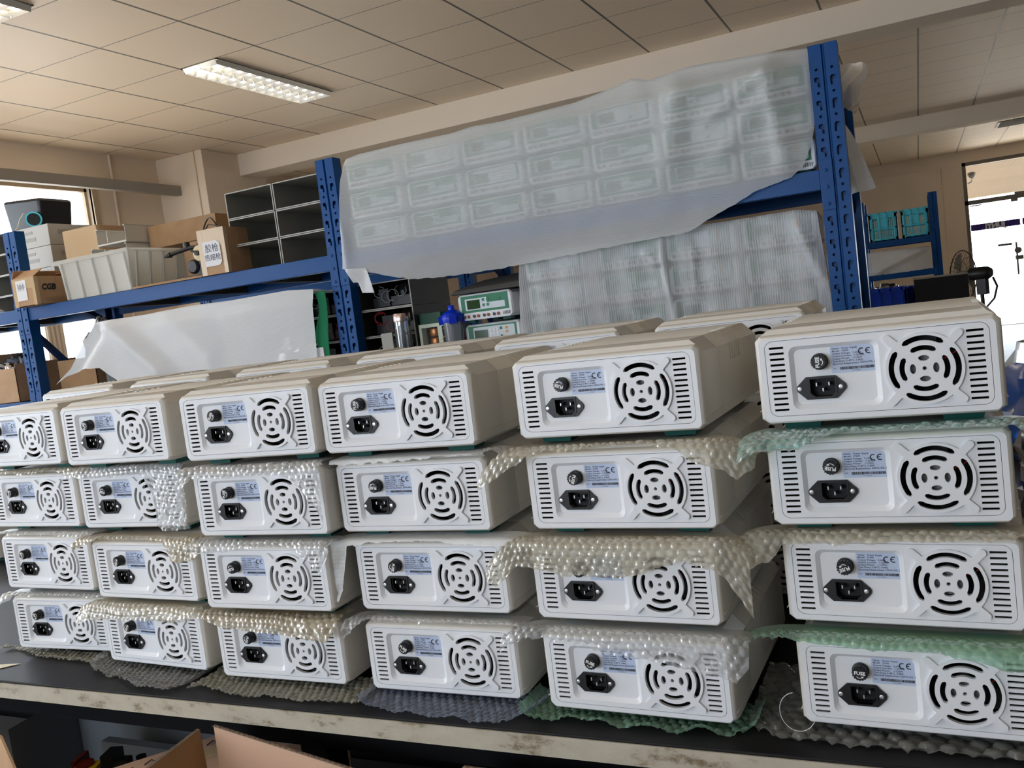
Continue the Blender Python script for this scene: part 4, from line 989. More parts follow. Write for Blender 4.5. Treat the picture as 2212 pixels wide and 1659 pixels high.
for j, x in enumerate((-4.545, -4.820, -5.095)):
    for k in range(4):
        if j == 0:
            r = thing('equipment_housing', 'closed pale grey housing, %s of the pale stack left of the tub' % ['lowest', 'second', 'third', 'top'][k], 'housing', (x + .13, 3.42, SZ + k * .1165), 0, 'closed pale grey housings')
            MB().b2((-.13, 0, 0), (.13, .32, .1155)).build('shell', 'grey_tray_light', r, bevel=.003)
            MB().b2((-.08, -.0015, .035), (.02, .0, .055)).build('recess', 'grey_tray', r); MB().b2((-.08, -.0015, .075), (.0, .0, .090)).build('recess', 'grey_tray', r)
            MB().b2((.130, .06, .06), (.1315, .20, .085)).build('recess', 'grey_tray', r)
        elif j == 1: housing('open grey housing, %s of the stack at the far left edge' % ['lowest', 'second', 'third', 'top'][k], x, 3.42, SZ + k * .1165, group='open grey housings at the left edge', h=.1155, w=.255)
for j, x in enumerate((-2.502, -2.185)):
    for k in range(3):
        housing('opened device shell with loose wires, %s row, %s of the blue post' % (LV[k], ['left', 'right'][j]), x, RY + .075, LZ + k * .1145, m='shell_dark', h=.113, wires=True, group='opened device shells on the lower shelf', edge='grey_tray', w=.262)

# ------------------------------------------------------------------ things on the left upper shelf
def carton(name, label, loc, size, rz=0, m='cardboard', tape=True, flaps=None, paper=None, group=None, text=None):
    w, d, h = size; r = thing(name, label, 'box', loc, rz, group)
    if flaps is None:
        MB().b2((-w / 2, 0, 0), (w / 2, d, h)).build('carton', m, r, bevel=.002)
    else:
        t = .003; b = MB(); b.b2((-w / 2, 0, 0), (w / 2, d, t))
        for lo, hi in (((-w / 2, 0, 0), (w / 2, t, h)), ((-w / 2, d - t, 0), (w / 2, d, h)), ((-w / 2, 0, 0), (-w / 2 + t, d, h)), ((w / 2 - t, 0, 0), (w / 2, d, h))): b.b2(lo, hi)
        b.build('carton', m, r)
        for side, ang, ln in flaps:
            a = math.radians(ang); c, s = math.cos(a) * ln, math.sin(a) * ln
            if side == 'F': q = [(-w / 2, 0, h), (w / 2, 0, h), (w / 2, c, h + s), (-w / 2, c, h + s)]
            elif side == 'B': q = [(-w / 2, d, h), (w / 2, d, h), (w / 2, d - c, h + s), (-w / 2, d - c, h + s)]
            elif side == 'L': q = [(-w / 2, 0, h), (-w / 2, d, h), (-w / 2 + c, d, h + s), (-w / 2 + c, 0, h + s)]
            else: q = [(w / 2, 0, h), (w / 2, d, h), (w / 2 - c, d, h + s), (w / 2 - c, 0, h + s)]
            f = MB().add(q, [(0, 1, 2, 3)]).build('flap', m, r, solid=.004)
    if tape:
        t = MB(); t.b2((-w / 2 - .0006, -.0008, h * .62), (w / 2 + .0006, .0, h + .0005)); t.b2((-w / 2 - .0006, -.0012, 0), (-w / 2 + .03, -.0006, h)); t.b2((w / 2 - .02, -.0012, 0), (w / 2 + .0008, .02, h)); t.build('tape', 'tape', r)
    return r
r = carton('cardboard_box', 'taped cardboard box lettered CGB at the left post', (-4.085, 3.065, SZ + .001), (.165, .34, .142), m='cardboard', flaps=[('L', 60, .05), ('B', 15, .10), ('F', 35, .07)])
m = MB(); m.b2((-.055, -.0025, .030), (.020, -.0015, .132)); m.build('paper_label', 'paper', r)
m = MB(); M = Matrix.Rotation(PI / 2, 4, 'Z')
m.addmesh(text_mesh('CGB', .040, bold=.002, shear=.2), Matrix.Translation((.0838, .035, .075)) @ M); m.build('box_text', 'ink', r)
m = MB()
for k in range(6): m.b2((.0828, .05, .035 - k * .004), (.0832, .05 + .16 - .02 * (k % 3), .0362 - k * .004))
m.build('fine_print', 'cardboard_dark', r)
m = MB()
for k in range(9): m.tube([(-.045 + .006 * k, -.0032, .112 + .006 * math.sin(k * 2)), (-.040 + .006 * k, -.0032, .100 + .008 * math.cos(k * 3)), (-.043 + .006 * k, -.0032, .090 - .01 * (k % 2))], .0006, 4)
m.build('handwriting', 'ink_soft', r)

tub = thing('storage_tub', 'large white ribbed plastic tub on the blue shelf', 'storage tub', (-3.632, 3.112, SZ + .001))
def trect(w0, w1, d0, d1, z, off=0): return [(-w0 / 2, 0 + off, z), (w0 / 2, 0 + off, z), (w0 / 2, d0 + off, z), (-w0 / 2, d0 + off, z)]
W0, W1, D0, D1, TH = .425, .490, .56, .60, .190
m = MB(); m.loft([trect(W0, 0, D0, 0, 0, .02), trect(W1, 0, D1, 0, TH)], cap1=False)
m.loft([trect(W0 - .008, 0, D0 - .008, 0, .004, .024), trect(W1 - .008, 0, D1 - .008, 0, TH, .004)], cap1=False)
for k in range(5):
    x = -W0 / 2 + .012 + k * (W0 - .024) / 4; m.box((x * 1.08, .004, TH / 2), (.012, .012, TH), rot=Matrix.Rotation(.10, 3, 'X'))
for k in range(7):
    y = .05 + k * .085; m.box((W0 / 2 + .019, y, TH / 2), (.012, .012, TH), rot=Matrix.Rotation(.16, 3, 'Y'))
m.build('tub_body', 'tub_white', tub, bevel=.003)
m = MB(); m.loft([[(x * 1.0, y, z) for x, y, z in ((-W1 / 2 - .03, -.012, TH - .012), (W1 / 2 + .012, -.012, TH - .012), (W1 / 2 + .012, D1 + .012, TH - .012), (-W1 / 2 - .03, D1 + .012, TH - .012))], [(-W1 / 2 - .034, -.018, TH + .006), (W1 / 2 + .016, -.018, TH + .006), (W1 / 2 + .016, D1 + .016, TH + .006), (-W1 / 2 - .034, D1 + .016, TH + .006)],
     [(-W1 / 2 + .004, .006, TH + .006), (W1 / 2 - .004, .006, TH + .006), (W1 / 2 - .004, D1 - .004, TH + .006), (-W1 / 2 + .004, D1 - .004, TH + .006)]], cap0=False, cap1=False)
m.build('rim', 'tub_white', tub, bevel=.002)
def shell_tray(label, loc, w, d, h, rz, up=True):
    r = thing('casing_shell', label, 'casing', loc, rz, 'pale plastic casing shells on the tub'); t = .003; b = MB()
    b.b2((-w / 2, 0, 0), (w / 2, d, t)); b.b2((-w / 2, 0, 0), (-w / 2 + t, d, h)); b.b2((w / 2 - t, 0, 0), (w / 2, d, h)); b.b2((-w / 2, d - t, 0), (w / 2, d, h)); b.b2((-w / 2, 0, h - .006), (-w / 2 + .012, d, h)); b.b2((-w / 2, 0, 0), (w / 2, t * 1.5, .010)); b.b2((-.03, 0, .0), (-.026, .02, h * .8))
    b.b2((w / 2 - .012, .0, h - .004), (w / 2, d * .80, h)); b.build('shell', 'case', r, bevel=.0015); return r
shell_tray('pale plastic casing shell on top of the white tub, opening forward', (-3.690, 3.30, 1.893), .205, .34, .088, 0)
shell_tray('lower pale casing frame resting on the tub rim', (-3.72, 3.30, SZ + .198), .250, .34, .058, 0)
carton('cardboard_box', 'big taped cardboard box behind the white tub', (-4.050, 3.42, SZ + .001), (.255, .26, .40))
carton('cardboard_box', 'plain cardboard box behind the casing shells, right of the tape', (-3.35, 3.44, SZ + .22), (.46, .22, .115), tape=False, m='cardboard_dark')
carton('cardboard_box', 'cardboard box under the plain box at the shelf back', (-3.21, 3.44, SZ + .001), (.30, .22, .217), tape=False)
r = carton('cardboard_box', 'small tall cardboard box with a handwritten note', (-2.868, 3.112, SZ + .001), (.155, .16, .205))
m = MB(); m.add([(-.052, -.0030, .150), (.030, -.0030, .150), (.048, -.0030, .138), (.050, -.0030, .052), (.034, -.0035, .038), (-.048, -.0030, .038)], [(0, 1, 2, 3, 4, 5)]); m.build('note_paper', 'paper', r, solid=.0006)
m = MB(); m.addmesh(text_mesh('\u80f6\u67aa', .040, 'CENTER'), Matrix.Translation((.0, -.0042, .104))); m.addmesh(text_mesh('\u70ed\u7194\u67aa', .032, 'CENTER'), Matrix.Translation((.0, -.0042, .066)))
m.build('handwriting', 'ink_soft', r)
m = MB(); pts = [(-.060 + .040 * (1 - math.cos(t)), .03 + .01 * math.sin(t * 2), .212 + .045 * math.sin(t)) for t in [PI * k / 12 for k in range(13)]]
m.tube([(-.060, .03, .195)] + pts + [(.020, .04, .200)], .0035, 8); m.tube([(-.058, .035, .205), (-.03, .03, .228), (.01, .025, .218), (.050, .02, .202)], .003, 8)
c = m.build('power_cable', 'black_plastic', smooth=60); c.location = (-2.868, 3.112, SZ + .004); tag(c, 'black cable looped on top of the small note box', 'cable')
m = MB().b2((-2.862, 3.24, SZ + .001), (-2.838, 3.55, 1.905)); tag(m.build('cardboard_sheet', 'cardboard_dark'), 'narrow brown cardboard standing between note box and grey pigeonholes', 'cardboard')
# black microscope stand
ms = thing('microscope_stand', 'black metal winding stand with cream dial on the shelf', 'tool', (-3.03, 3.20, SZ + .001))
MB().b2((-.12, -.05, 0), (.06, .12, .016)).build('base', 'black_metal', ms, bevel=.003)
m = MB(); m.prism([(-.03, .016), (.05, .016), (.062, .07), (.055, .125), (.03, .165), (-.012, .168), (-.025, .13), (-.018, .09), (-.036, .05)], .0, .045); m.build('column', 'black_metal', ms, bevel=.004)
m = MB(); m.lathe([(0, .0), (.034, 0), (.036, .004), (.036, .016), (.018, .022), (0, .022)], (.012, -.001, .118), 26, 'Y'); m.build('dial', 'cream', ms, smooth=40)
m = MB(); m.lathe([(0, .022), (.012, .022), (.012, .034), (0, .036)], (.012, -.001, .118), 16, 'Y'); m.cyl((.012, -.03, .118), (-.02, -.032, .135), .005); m.build('hub', 'black_metal', ms)
m = MB(); m.lathe([(0, .0), (.030, 0), (.034, .006), (.034, .02), (.026, .028), (0, .028)], (-.045, .015, .062), 24, 'Y'); m.build('hand_wheel', 'black_metal', ms, smooth=40)
m = MB(); m.tube([(.02, .02, .150), (-.05, .0, .152), (-.12, -.02, .140), (-.165, -.03, .130)], .010, 10); m.lathe([(.014, 0), (.016, .01), (.014, .03)], (-.07, .0, .150), 12, 'Z'); m.cyl((-.150, -.028, .132), (-.185, -.036, .125), .014, .004, n=12); m.build('arm', 'black_metal', ms, smooth=50)
tag(MB().b2((-3.40, 3.12, SZ + .0005), (-2.96, 3.145, SZ + .010)).build('wood_strip', 'cardboard_dark'), 'thin brown strip along the shelf edge before the black stand', 'strip')
# dark open case with a roll on the pale housings
dk = thing('tool_case', 'dark glossy case holding a teal roll on the leftmost housings', 'case', (-4.555, 3.50, SZ + .4665))
m = MB(); m.loft([[(-.14, 0, 0), (.13, 0, 0), (.13, .20, 0), (-.14, .20, 0)], [(-.165, -.01, .19), (.150, -.01, .165), (.150, .21, .165), (-.165, .21, .19)]]); m.build('case_body', 'black_plastic', dk, bevel=.02)
m = MB(); m.cyl((.055, .02, .055), (.125, -.045, .045), .042, n=24); m.build('roll', 'crate_cyan', dk, smooth=50)
m = MB(); m.cyl((.1252, -.0452, .045), (.1262, -.0462, .0449), .034, n=24); m.build('roll_core', 'black_plastic', dk)
m = MB(); m.tube([(.045, -.04, .09), (.02, -.05, .06), (.0, -.055, .02), (-.02, -.06, .002)], .003, 6); m.build('string', 'cream', dk)
# lower left shelf
carton('cardboard_box', 'open cardboard box left of the left post, crumpled film inside', (-4.56, 3.16, LZ + .001), (.34, .38, .185), m='cardboard', flaps=[('L', 120, .10), ('R', 100, .02)], tape=False)
carton('cardboard_box', 'open cardboard box right of the left post, under the swung-out sheet', (-4.02, 3.24, LZ + .001), (.28, .36, .190), m='cardboard_dark', flaps=[('R', 110, .06)], tape=False)
def crumple(name, label, m, c, s, seed, cat='plastic bag', n=26, flat=.25):
    def P(u, v):
        a = u * 2 * PI; b = v * PI; d = Vector((math.sin(b) * math.cos(a), math.sin(b) * math.sin(a), math.cos(b)))
        k = 1 + .35 * noise.noise(d * 2.2 + Vector((seed, 0, 0))) + .16 * noise.noise(d * 6 + Vector((0, seed, 0))) + .07 * noise.noise(d * 14)
        z = d.z * k * s[2]; z = max(z, -s[2] * flat) + s[2] * flat
        return (c[0] + d.x * k * s[0], c[1] + d.y * k * s[1], c[2] + z)
    o = MB().grid(P, n * 2, n).build(name, m, smooth=35, fix=False); return tag(o, label, cat)
crumple('plastic_bag', 'crumpled clear film bag in the lower left cardboard box', 'bag_clear', (-4.58, 3.33, LZ + .10), (.11, .12, .12), 3)
crumple('plastic_bag', 'tan film bundle behind the lower left cardboard boxes', 'bag_tan', (-4.00, 3.42, LZ + .12), (.10, .10, .20), 5)
crumple('plastic_bag', 'tan film bundle on the rack behind, left of the long white foam', 'bag_tan', (-3.75, 4.9, 1.152), (.25, .2, .17), 9)
crumple('plastic_bag', 'crumpled film bag on the leftmost rack bay, left of the post', 'bag_clear', (-4.62, 3.20, SZ + .001), (.13, .05, .04), 15)
m = MB()
for k in range(3): m.b2((-3.72 + k * .07, 3.16, LZ + .001), (-3.66 + k * .07, 3.26, LZ + .20))
tag(m.build('glass_case', 'jack_black', bevel=.002), 'dark upright modules showing below the swung-out sheet corner', 'module')
# green cloth edge at the end of the left foam sheet
m = MB(); m.grid(lambda u, v: (-2.330 + .055 * u + .012 * math.sin(v * 9) * (1 - u) - .02 * v, 3.095 + .006 * math.sin(v * 7), 1.485 - .34 * v), 8, 30)
tag(m.build('cloth', 'green_fabric', smooth=60, fix=False, solid=.002), 'torn green cloth strip beside the open shells at the blue post', 'cloth')
MBB = MB().b2((-2.355, 3.080, LZ + .0005), (-2.315, 3.092, LZ + .10)); tag(MBB.build('sticker_card', 'paper'), 'small white card at the foot of the green cloth', 'card')

# ------------------------------------------------------------------ middle of the lower shelf
cup = thing('glass_tumbler', 'clear glass tumbler with rose metal lid on the lower shelf', 'tumbler', (-1.965, 3.10 + .07, LZ + .001))
MB().lathe([(.0, 0), (.034, 0), (.036, .004), (.036, .165), (.033, .165), (.033, .008), (0, .008)], n=28).build('glass_body', 'clear_cup', cup, smooth=40)
MB().lathe([(.0, .165), (.038, .165), (.0385, .168), (.0385, .196), (.036, .199), (0, .199)], n=28).build('lid', 'rose_metal', cup, smooth=40)
tag(MB().b2((-2.060, 3.145, LZ + .001), (-2.005, 3.155, LZ + .125)).build('metal_plate', 'grey_tray'), 'grey metal plate leaning left of the glass tumbler', 'plate')
sh = thing('shaker_bottle', 'translucent shaker bottle with bright blue lid', 'bottle', (-1.722, 3.165, LZ + .001))
MB().lathe([(0, 0), (.033, 0), (.035, .004), (.042, .150), (.040, .150), (.033, .006), (0, .006)], n=28).build('bottle_body', 'shaker_plastic', sh, smooth=40)
m = MB(); m.lathe([(.0445, .135), (.047, .150), (.046, .163), (.034, .176), (.020, .182), (.014, .186), (.014, .200), (.011, .204), (0, .204)], n=28)
for k in range(4):
    a = k * PI / 2 + .5; m.box((.047 * math.cos(a), .047 * math.sin(a), .146), (.020, .030, .034), rz=a)
m.build('lid', 'lid_blue', sh, smooth=40)
MB().lathe([(0, .05), (.0335, .05), (.035, .055), (0, .055)], n=24).build('insert', 'cream', sh)
tr = thing('transformer_frame', 'pale green metal frame with copper coils and wires', 'electronics', (-1.805, 3.215, LZ + .001)); tr.scale = (.85, .85, 1)
m = MB(); m.b2((-.13, 0, .125), (.13, .05, .140)); m.b2((-.13, 0, 0), (-.115, .05, .125)); m.b2((-.025, 0, 0), (.0, .012, .125)); m.b2((.115, 0, 0), (.13, .05, .125)); m.b2((-.13, 0, 0), (.13, .16, .006)); m.build('frame', 'pale_green_metal', tr, bevel=.001)
for z in (.030, .070): MB().lathe([(.012, z), (.026, z), (.029, z + .006), (.029, z + .028), (.026, z + .034), (.012, z + .034)], (-.062, .045, .015), 24).build('copper_coil', 'copper', tr, smooth=40)
MB().lathe([(0, 0), (.034, 0), (.036, .006), (.034, .030), (0, .032)], (-.062, -.0, .001), 20).build('tape_roll', 'yellow', tr, smooth=40)
MB().b2((-.13, .02, .1405), (-.01, .10, .185)).build('circuit_board', 'pcb_green', tr)
rn = random.Random(4)
for mt in ('wire_red', 'wire_grey', 'wire_yellow'):
    m = MB()
    for k in range(6):
        c0 = rn.uniform(.02, .10), rn.uniform(.02, .08); r0 = rn.uniform(.02, .04); m.tube([(c0[0] + r0 * math.cos(t * .7 + k), -.005 - .002 * k, c0[1] + r0 * math.sin(t * .7 + k)) for t in range(8)], .0015, 5)
    m.build('wire', mt, tr)
m = MB(); m.b2((-1.715, 3.53, LZ + .001), (-1.45, 3.66, LZ + .22)); tag(m.build('circuit_module', 'pcb_green', bevel=.002), 'dark green circuit module behind the uncovered devices', 'electronics')

# ------------------------------------------------------------------ far end: crates, sheets, fan
def crate(label, loc, w, d, h, m, group, lattice=True):
    r = thing('crate', label, 'crate', loc, 0, group); b = MB(); t = .010
    b.b2((-w / 2, 0, 0), (w / 2, d, .01))
    for sgn in (0, 1):
        y = 0 if sgn == 0 else d - t
        if lattice:
            b.b2((-w / 2, y, h * .80), (w / 2, y + t, h)); b.b2((-w / 2, y, 0), (w / 2, y + t, h * .10)); b.b2((-w / 2, y, 0), (-w / 2 + .035, y + t, h)); b.b2((w / 2 - .035, y, 0), (w / 2, y + t, h)); b.b2((-w * .18, y, h * .45), (w * .18, y + t, h * .78)); b.b2((-w / 2, y, h * .40), (w / 2, y + t, h * .46))
            for k in range(13): x = -w / 2 + .04 + k * (w - .08) / 12; b.b2((x - .003, y + .002, .01), (x + .003, y + t - .002, h * .82))
            for z in (.18, .26): b.b2((-w / 2, y + .003, h * z), (w / 2, y + t - .003, h * z + .005))
        else: b.b2((-w / 2, y, 0), (w / 2, y + t, h))
    b.b2((-w / 2, 0, 0), (-w / 2 + t, d, h)); b.b2((w / 2 - t, 0, 0), (w / 2, d, h)); b.build('basket' if lattice else 'bin_body', m, r)
    b = MB(); e = .008; b.addmesh(plate([[(-w / 2 - e, h - .018), (w / 2 + e, h - .018), (w / 2 + e, h), (-w / 2 - e, h)]], [], -e, .0)); b.b2((-w / 2 - e, -e, h - .018), (-w / 2, d + e, h)); b.b2((w / 2, -e, h - .018), (w / 2 + e, d + e, h)); b.b2((-w / 2 - e, d, h - .018), (w / 2 + e, d + e, h))
    for x in (-.4, -.13, .13, .4): b.b2((x * w - .004, -e, .0), (x * w + .004, 0, h))
    b.build('rim', m, r); return r
crate('left turquoise lattice crate on the far rack', (-.330, 11.02, 1.566), .295, .40, .320, 'crate_cyan', 'turquoise crates on the far rack')
crate('right turquoise lattice crate on the far rack, beside its post', (.000, 11.02, 1.566), .280, .40, .315, 'crate_cyan', 'turquoise crates on the far rack')
veil('plastic_sheet', 'grey film sheet hanging below the turquoise crates', 'foam_sheet_b', [(-.52, 1.452), (-.3, 1.45), (-.1, 1.445), (.12, 1.441)], [(-.53, 1.187), (-.3, 1.185), (0, 1.19), (.144, 1.199)], lambda x, z: 10.97, fold=lambda x, z: ridge(x, z, (-.45, 1.22), (.08, 1.43), .04, .06), seed=11, n=(60, 24), back=.04)
crumple('plastic_bag', 'brown film bundle on the far rack below the grey sheet', 'bag_tan', (-.36, 11.2, .951), (.13, .1, .10), 21)
ft = thing('side_table', 'dark table at mid distance holding blue bins and a black case', 'table', (0.0, 6.0, 0))
MB().b2((-.9, 0, .88), (.34, .7, .92)).build('tabletop', 'board_dark', ft)
for x in (-.86, .30):
    for y in (.04, .66): MB().b2((x - .02, y - .02, 0), (x + .02, y + .02, .88)).build('leg', 'frame_metal', ft)
crate('royal blue plastic bin on the mid-distance table, in front', (-.205, 6.02, .921), .24, .28, .225, 'crate_blue', 'royal blue bins', lattice=False)
crate('royal blue plastic bin just behind the front one', (-.165, 6.34, .921), .26, .24, .215, 'crate_blue', 'royal blue bins', lattice=False)
bk = thing('equipment_case', 'black flat-faced case on the table in front of the fan', 'case', (.112, 6.05, .921))
MB().b2((-.150, 0, 0), (.150, .26, .258)).build('case_body', 'black_plastic', bk, bevel=.004)
MB().b2((-.152, -.004, .258), (.152, .262, .266)).build('lid', 'grey_tray', bk)
# pedestal fan turned toward the left
fan = thing('pedestal_fan', 'black pedestal fan before the bright glass door', 'fan', (.470, 8.6, -.08), math.radians(-30))
MB().lathe([(0, .08), (.20, .08), (.20, .10), (.05, .12), (0, .12)], n=28).build('base', 'black_plastic', fan, smooth=40)
MB().cyl((0, 0, .03), (0, 0, 1.10), .016).build('pole', 'black_plastic', fan)
m = MB(); m.loft([[( -.08 + .0 , y * .0 + .055 * math.cos(t), 1.20 + .055 * math.sin(t)) for t in [2 * PI * k / 18 for k in range(18)]] for y in (0,)] + [[(x, r * math.cos(t), 1.20 + r * math.sin(t)) for t in [2 * PI * k / 18 for k in range(18)]] for x, r in ((-.03, .058), (.06, .056), (.09, .038))]); m.build('motor', 'black_plastic', fan, smooth=50)
m = MB(); m.b2((-.03, -.03, 1.02), (.05, .03, 1.16)); m.tube([(.10, 0, 1.16), (.13, 0, 1.08), (.10, .0, .98), (.02, 0, .90)], .010, 6); m.build('neck', 'black_plastic', fan)
m = MB(); RG = .215
for s, xo in ((-1, -.19), (1, -.10)):
    for k in range(30):
        a = 2 * PI * k / 30; m.tube([(-.145 + s * .050 * math.cos(q * PI / 8 - 0), RG * math.sin(PI / 2 * q / 4) * math.cos(a), 1.20 + RG * math.sin(PI / 2 * q / 4) * math.sin(a)) for q in range(5)], .0013, 4)
for rr, x in ((RG, -.145), (.15, -.19), (.15, -.10), (.08, -.195)): m.tube([(x, rr * math.cos(2 * PI * k / 36), 1.20 + rr * math.sin(2 * PI * k / 36)) for k in range(37)], .004 if rr == RG else .0016, 6)
m.build('grille', 'black_metal', fan)
m = MB(); m.lathe([(0, .0), (.035, 0), (.035, .05), (0, .06)], (0, 0, 0), 18, 'Z'); mm = m.v; m.v = [(-.145 - z + .02, y, 1.20 + x) for x, y, z in mm]
for k in range(3):
    a0 = 2 * PI * k / 3
    m.grid(lambda u, v: (-.145 + .03 * (v - .5), (.03 + .16 * u) * math.cos(a0 + (v - .5) * 1.3), 1.20 + (.03 + .16 * u) * math.sin(a0 + (v - .5) * 1.3)), 6, 6)
m.build('blade', 'grey_tray', fan, smooth=60, fix=False)

# ------------------------------------------------------------------ bags at the right end of the bench
crumple('plastic_bag', 'bright blue plastic bag at the right end of the bench', 'bag_blue', (.305, 1.80, BT + .001), (.20, .11, .225), 31, flat=.72)
crumple('plastic_bag', 'dark film-wrapped bundle before the blue bag, right photo edge', 'bag_dark', (.245, 1.53, BT + .001), (.13, .10, .175), 35, flat=.8)

# ------------------------------------------------------------------ under and before the bench
def panel(mb, pts, t=.004):
    a, b, c = [Vector(p) for p in pts[:3]]; n = (b - a).cross(c - a).normalized() * t / 2
    k = len(pts); mb.add([Vector(p) - n for p in pts] + [Vector(p) + n for p in pts], [tuple(range(k - 1, -1, -1)), tuple(range(k, 2 * k))] + [(i, (i + 1) % k, k + (i + 1) % k, k + i) for i in range(k)])
def fluted(r, p, q, n=70, t=.0045):
    """cut cardboard edge with the corrugation showing"""
    p, q = Vector(p), Vector(q); m = MB(); d = (q - p) / n; s = Vector((-d.y, d.x, 0)).normalized() * t * .5
    for k in range(n):
        a = p + d * k; b = p + d * (k + .5); sg = 1 if k % 2 else -1
        m.add([a - s * sg, b + s * sg, b + s * sg + Vector((0, 0, .0016)), a - s * sg + Vector((0, 0, .0016))], [(0, 1, 2, 3)])
    m.tube([p - s, q - s], .0006, 4); m.tube([p + s, q + s], .0006, 4); m.build('fluted_edge', 'grey_flute', r)
cA = thing('cardboard_box', 'large open carton with raised pinkish flap before the bench', 'box', (0, 0, 0), 0, 'open cartons in front of the bench')
m = MB(); panel(m, [(-1.045, .972, .34), (-.665, .930, .34), (-.665, .930, .694), (-1.035, .972, .7245)]); m.build('flap', 'cardboard_pink', cA)  # far wall, its lit tone put into the pinkish cardboard colour
fluted(cA, (-1.035, .970, .7250), (-.665, .928, .6945))
m = MB(); panel(m, [(-1.05, .968, .34), (-1.09, .62, .34), (-1.09, .62, .675), (-1.058, .962, .7205)]); m.build('side_wall', 'cardboard_dark', cA)  # inner side wall, shade inside the carton put into its colour
fluted(cA, (-1.058, .960, .7215), (-1.09, .62, .6765))
m = MB(); panel(m, [(-.665, .925, .34), (-.69, .60, .34), (-.69, .60, .62), (-.665, .925, .62)]); panel(m, [(-1.09, .60, .34), (-.69, .60, .34), (-.69, .60, .55), (-1.09, .60, .55)]); panel(m, [(-1.08, .61, .342), (-.67, .61, .342), (-.67, .95, .342), (-1.05, .96, .342)]); m.build('carton', 'cardboard', cA)
cB = thing('cardboard_box', 'second open carton to the right under the bench edge', 'box', (0, 0, 0), 0, 'open cartons in front of the bench')
m = MB(); panel(m, [(-.598, .968, .34), (.20, .968, .34), (.20, .968, .700), (-.598, .968, .7080)]); m.build('flap', 'cardboard_pink', cB)  # lit tone painted in, like the first carton's far wall
fluted(cB, (-.598, .966, .7085), (.20, .966, .7005), 130)
m = MB(); panel(m, [(-.604, .962, .34), (-.625, .62, .34), (-.625, .62, .675), (-.604, .962, .7065)]); m.build('side_wall', 'cardboard_dark', cB)  # inside shade painted in here too, with the darker cardboard
fluted(cB, (-.604, .960, .7075), (-.625, .62, .676))
m = MB(); panel(m, [(.20, .962, .34), (.20, .60, .34), (.20, .60, .60), (.20, .962, .60)]); panel(m, [(-.62, .60, .34), (.20, .60, .34), (.20, .60, .55), (-.62, .60, .55)]); panel(m, [(-.62, .61, .342), (.19, .61, .342), (.19, .96, .342), (-.60, .96, .342)]); m.build('carton', 'cardboard', cB)
cC = thing('cardboard_box', 'orange-brown open carton at the bottom left photo corner', 'box', (0, 0, 0), 0, 'open cartons in front of the bench')
m = MB(); panel(m, [(-1.62, .955, .34), (-1.30, .84, .34), (-1.30, .84, .635), (-1.495, .935, .682), (-1.62, .975, .672)]); m.build('flap', 'cardboard', cC)
m = MB(); panel(m, [(-1.62, .955, .34), (-1.62, .62, .34), (-1.62, .62, .60), (-1.62, .955, .60)]); panel(m, [(-1.62, .62, .34), (-1.30, .62, .34), (-1.30, .62, .55), (-1.62, .62, .55)]); panel(m, [(-1.30, .62, .34), (-1.30, .835, .34), (-1.30, .835, .60), (-1.30, .62, .60)]); m.build('carton', 'cardboard_dark', cC)
tag(MB().b2((-1.70, .58, 0), (.3, .99, .338)).build('storage_pallet', 'board_dark'), 'dark low pallet carrying the open cartons before the bench', 'pallet')
gb = thing('steel_box', 'open grey steel box on the shelf under the bench', 'box', (-1.50, 1.11, .171), 0)
m = MB(); m.b2((-.17, .10, 0), (.30, .106, .452)); m.b2((-.17, .0, 0), (.30, .10, .006)); m.add([(-.17, -.05, .006), (-.17, .10, .006), (-.17, .10, .452), (-.17, -.05, .445)], [(0, 1, 2, 3)]); m.build('box_body', 'steel_grey_box', gb)
m = MB(); m.b2((-.02, .03, .006), (.16, .05, .395)); o = m.build('inner_panel', 'steel_grey_box', gb); 
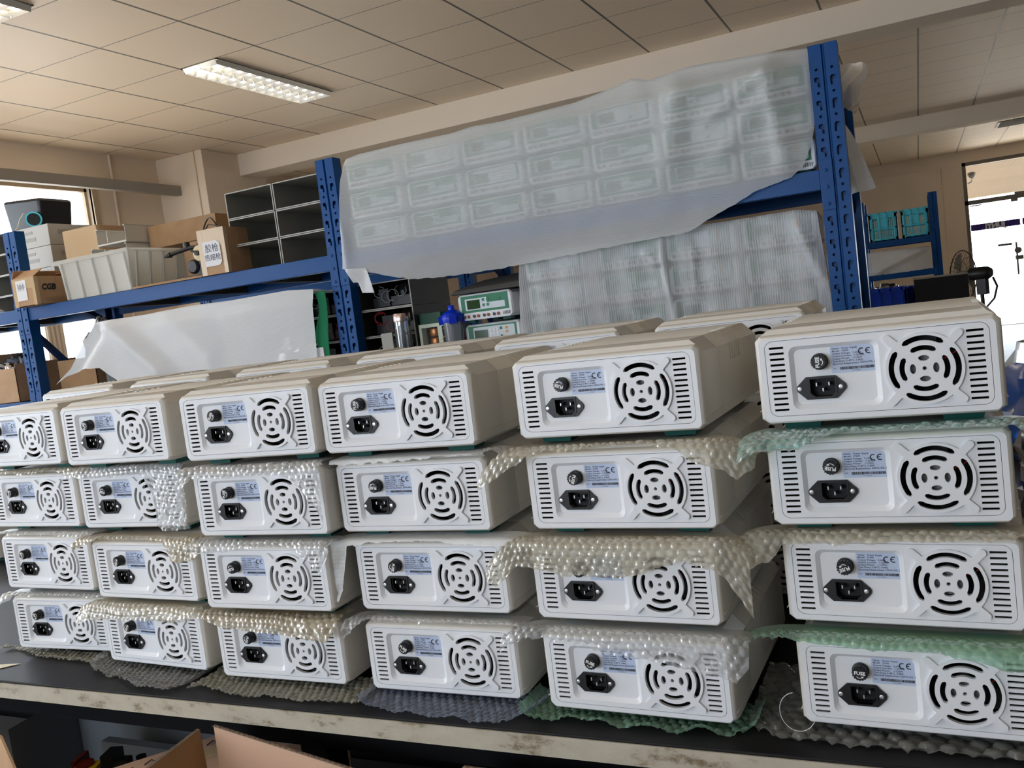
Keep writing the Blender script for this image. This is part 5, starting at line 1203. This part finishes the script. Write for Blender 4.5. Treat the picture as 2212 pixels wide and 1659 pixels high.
pc = thing('circuit_module', 'loose circuit module with red and yellow parts in the steel box', 'electronics', (-1.37, 1.045, .455), .35); pc.scale = (.74, .74, .97)
MB().b2((-.095, -.045, .10), (.095, .045, .104)).build('circuit_board', 'jack_black', pc)
MB().b2((-.095, -.06, -.29), (.095, .05, .10)).build('support_block', 'board_dark', pc)
m = MB(); m.cyl((-.06, -.02, .104), (-.06, -.02, .150), .022); m.b2((-.088, -.03, .104), (-.078, .03, .155)); m.build('coil', 'red_part', pc, smooth=40)
MB().b2((-.045, -.036, .104), (-.025, .0, .145)).build('transformer_core', 'yellow', pc)
m = MB(); m.b2((-.02, -.02, .104), (.012, .03, .158)); m.b2((.02, -.03, .104), (.05, .0, .150)); m.cyl((.06, .02, .104), (.06, .02, .14), .012); m.build('capacitor', 'black_plastic', pc)
m = MB(); m.lathe([(0, .12), (.012, .118), (.014, .11), (.0, .104)], (.005, -.038, 0), 14); m.build('solder_dome', 'chrome', pc, smooth=50)
m = MB()
for k in range(3): m.tube([(.04 + .01 * k, -.03, .12), (.07, -.05 - .01 * k, .15), (.11, -.045, .13), (.14, -.02 + .01 * k, .10)], .0016, 5)
m.build('wire', 'wire_yellow', pc)
tc = thing('cardboard_box', 'taped brown carton with marker scribbles leaning under the bench', 'box', (-1.165, 1.02, .50), math.radians(52))
m = MB(); m.b2((-.14, -.06, -.155), (.26, .07, .125)); m.build('carton', 'cardboard_pink', tc, bevel=.002)
m = MB(); m.b2((-.14, -.012, .1252), (.26, .022, .1262)); m.build('tape', 'tape', tc)
rn = random.Random(11)
for k in range(7):
    x = -.11 + k * .05; y = .035 + rn.uniform(-.01, .01); MB().tube([(x, y, .1268), (x + .012, y + .012, .1268), (x + .02, y - .006, .1268), (x + .032, y + .006, .1268)], .0011, 4).build('marker_stroke', 'ink', tc)
for k in range(5):
    x = -.12 + k * .065; MB().tube([(x + .012 * math.cos(t), -.0608, .06 + .014 * math.sin(t)) for t in [.3 + .8 * q for q in range(7)]], .0011, 4).build('marker_stroke', 'ink', tc)
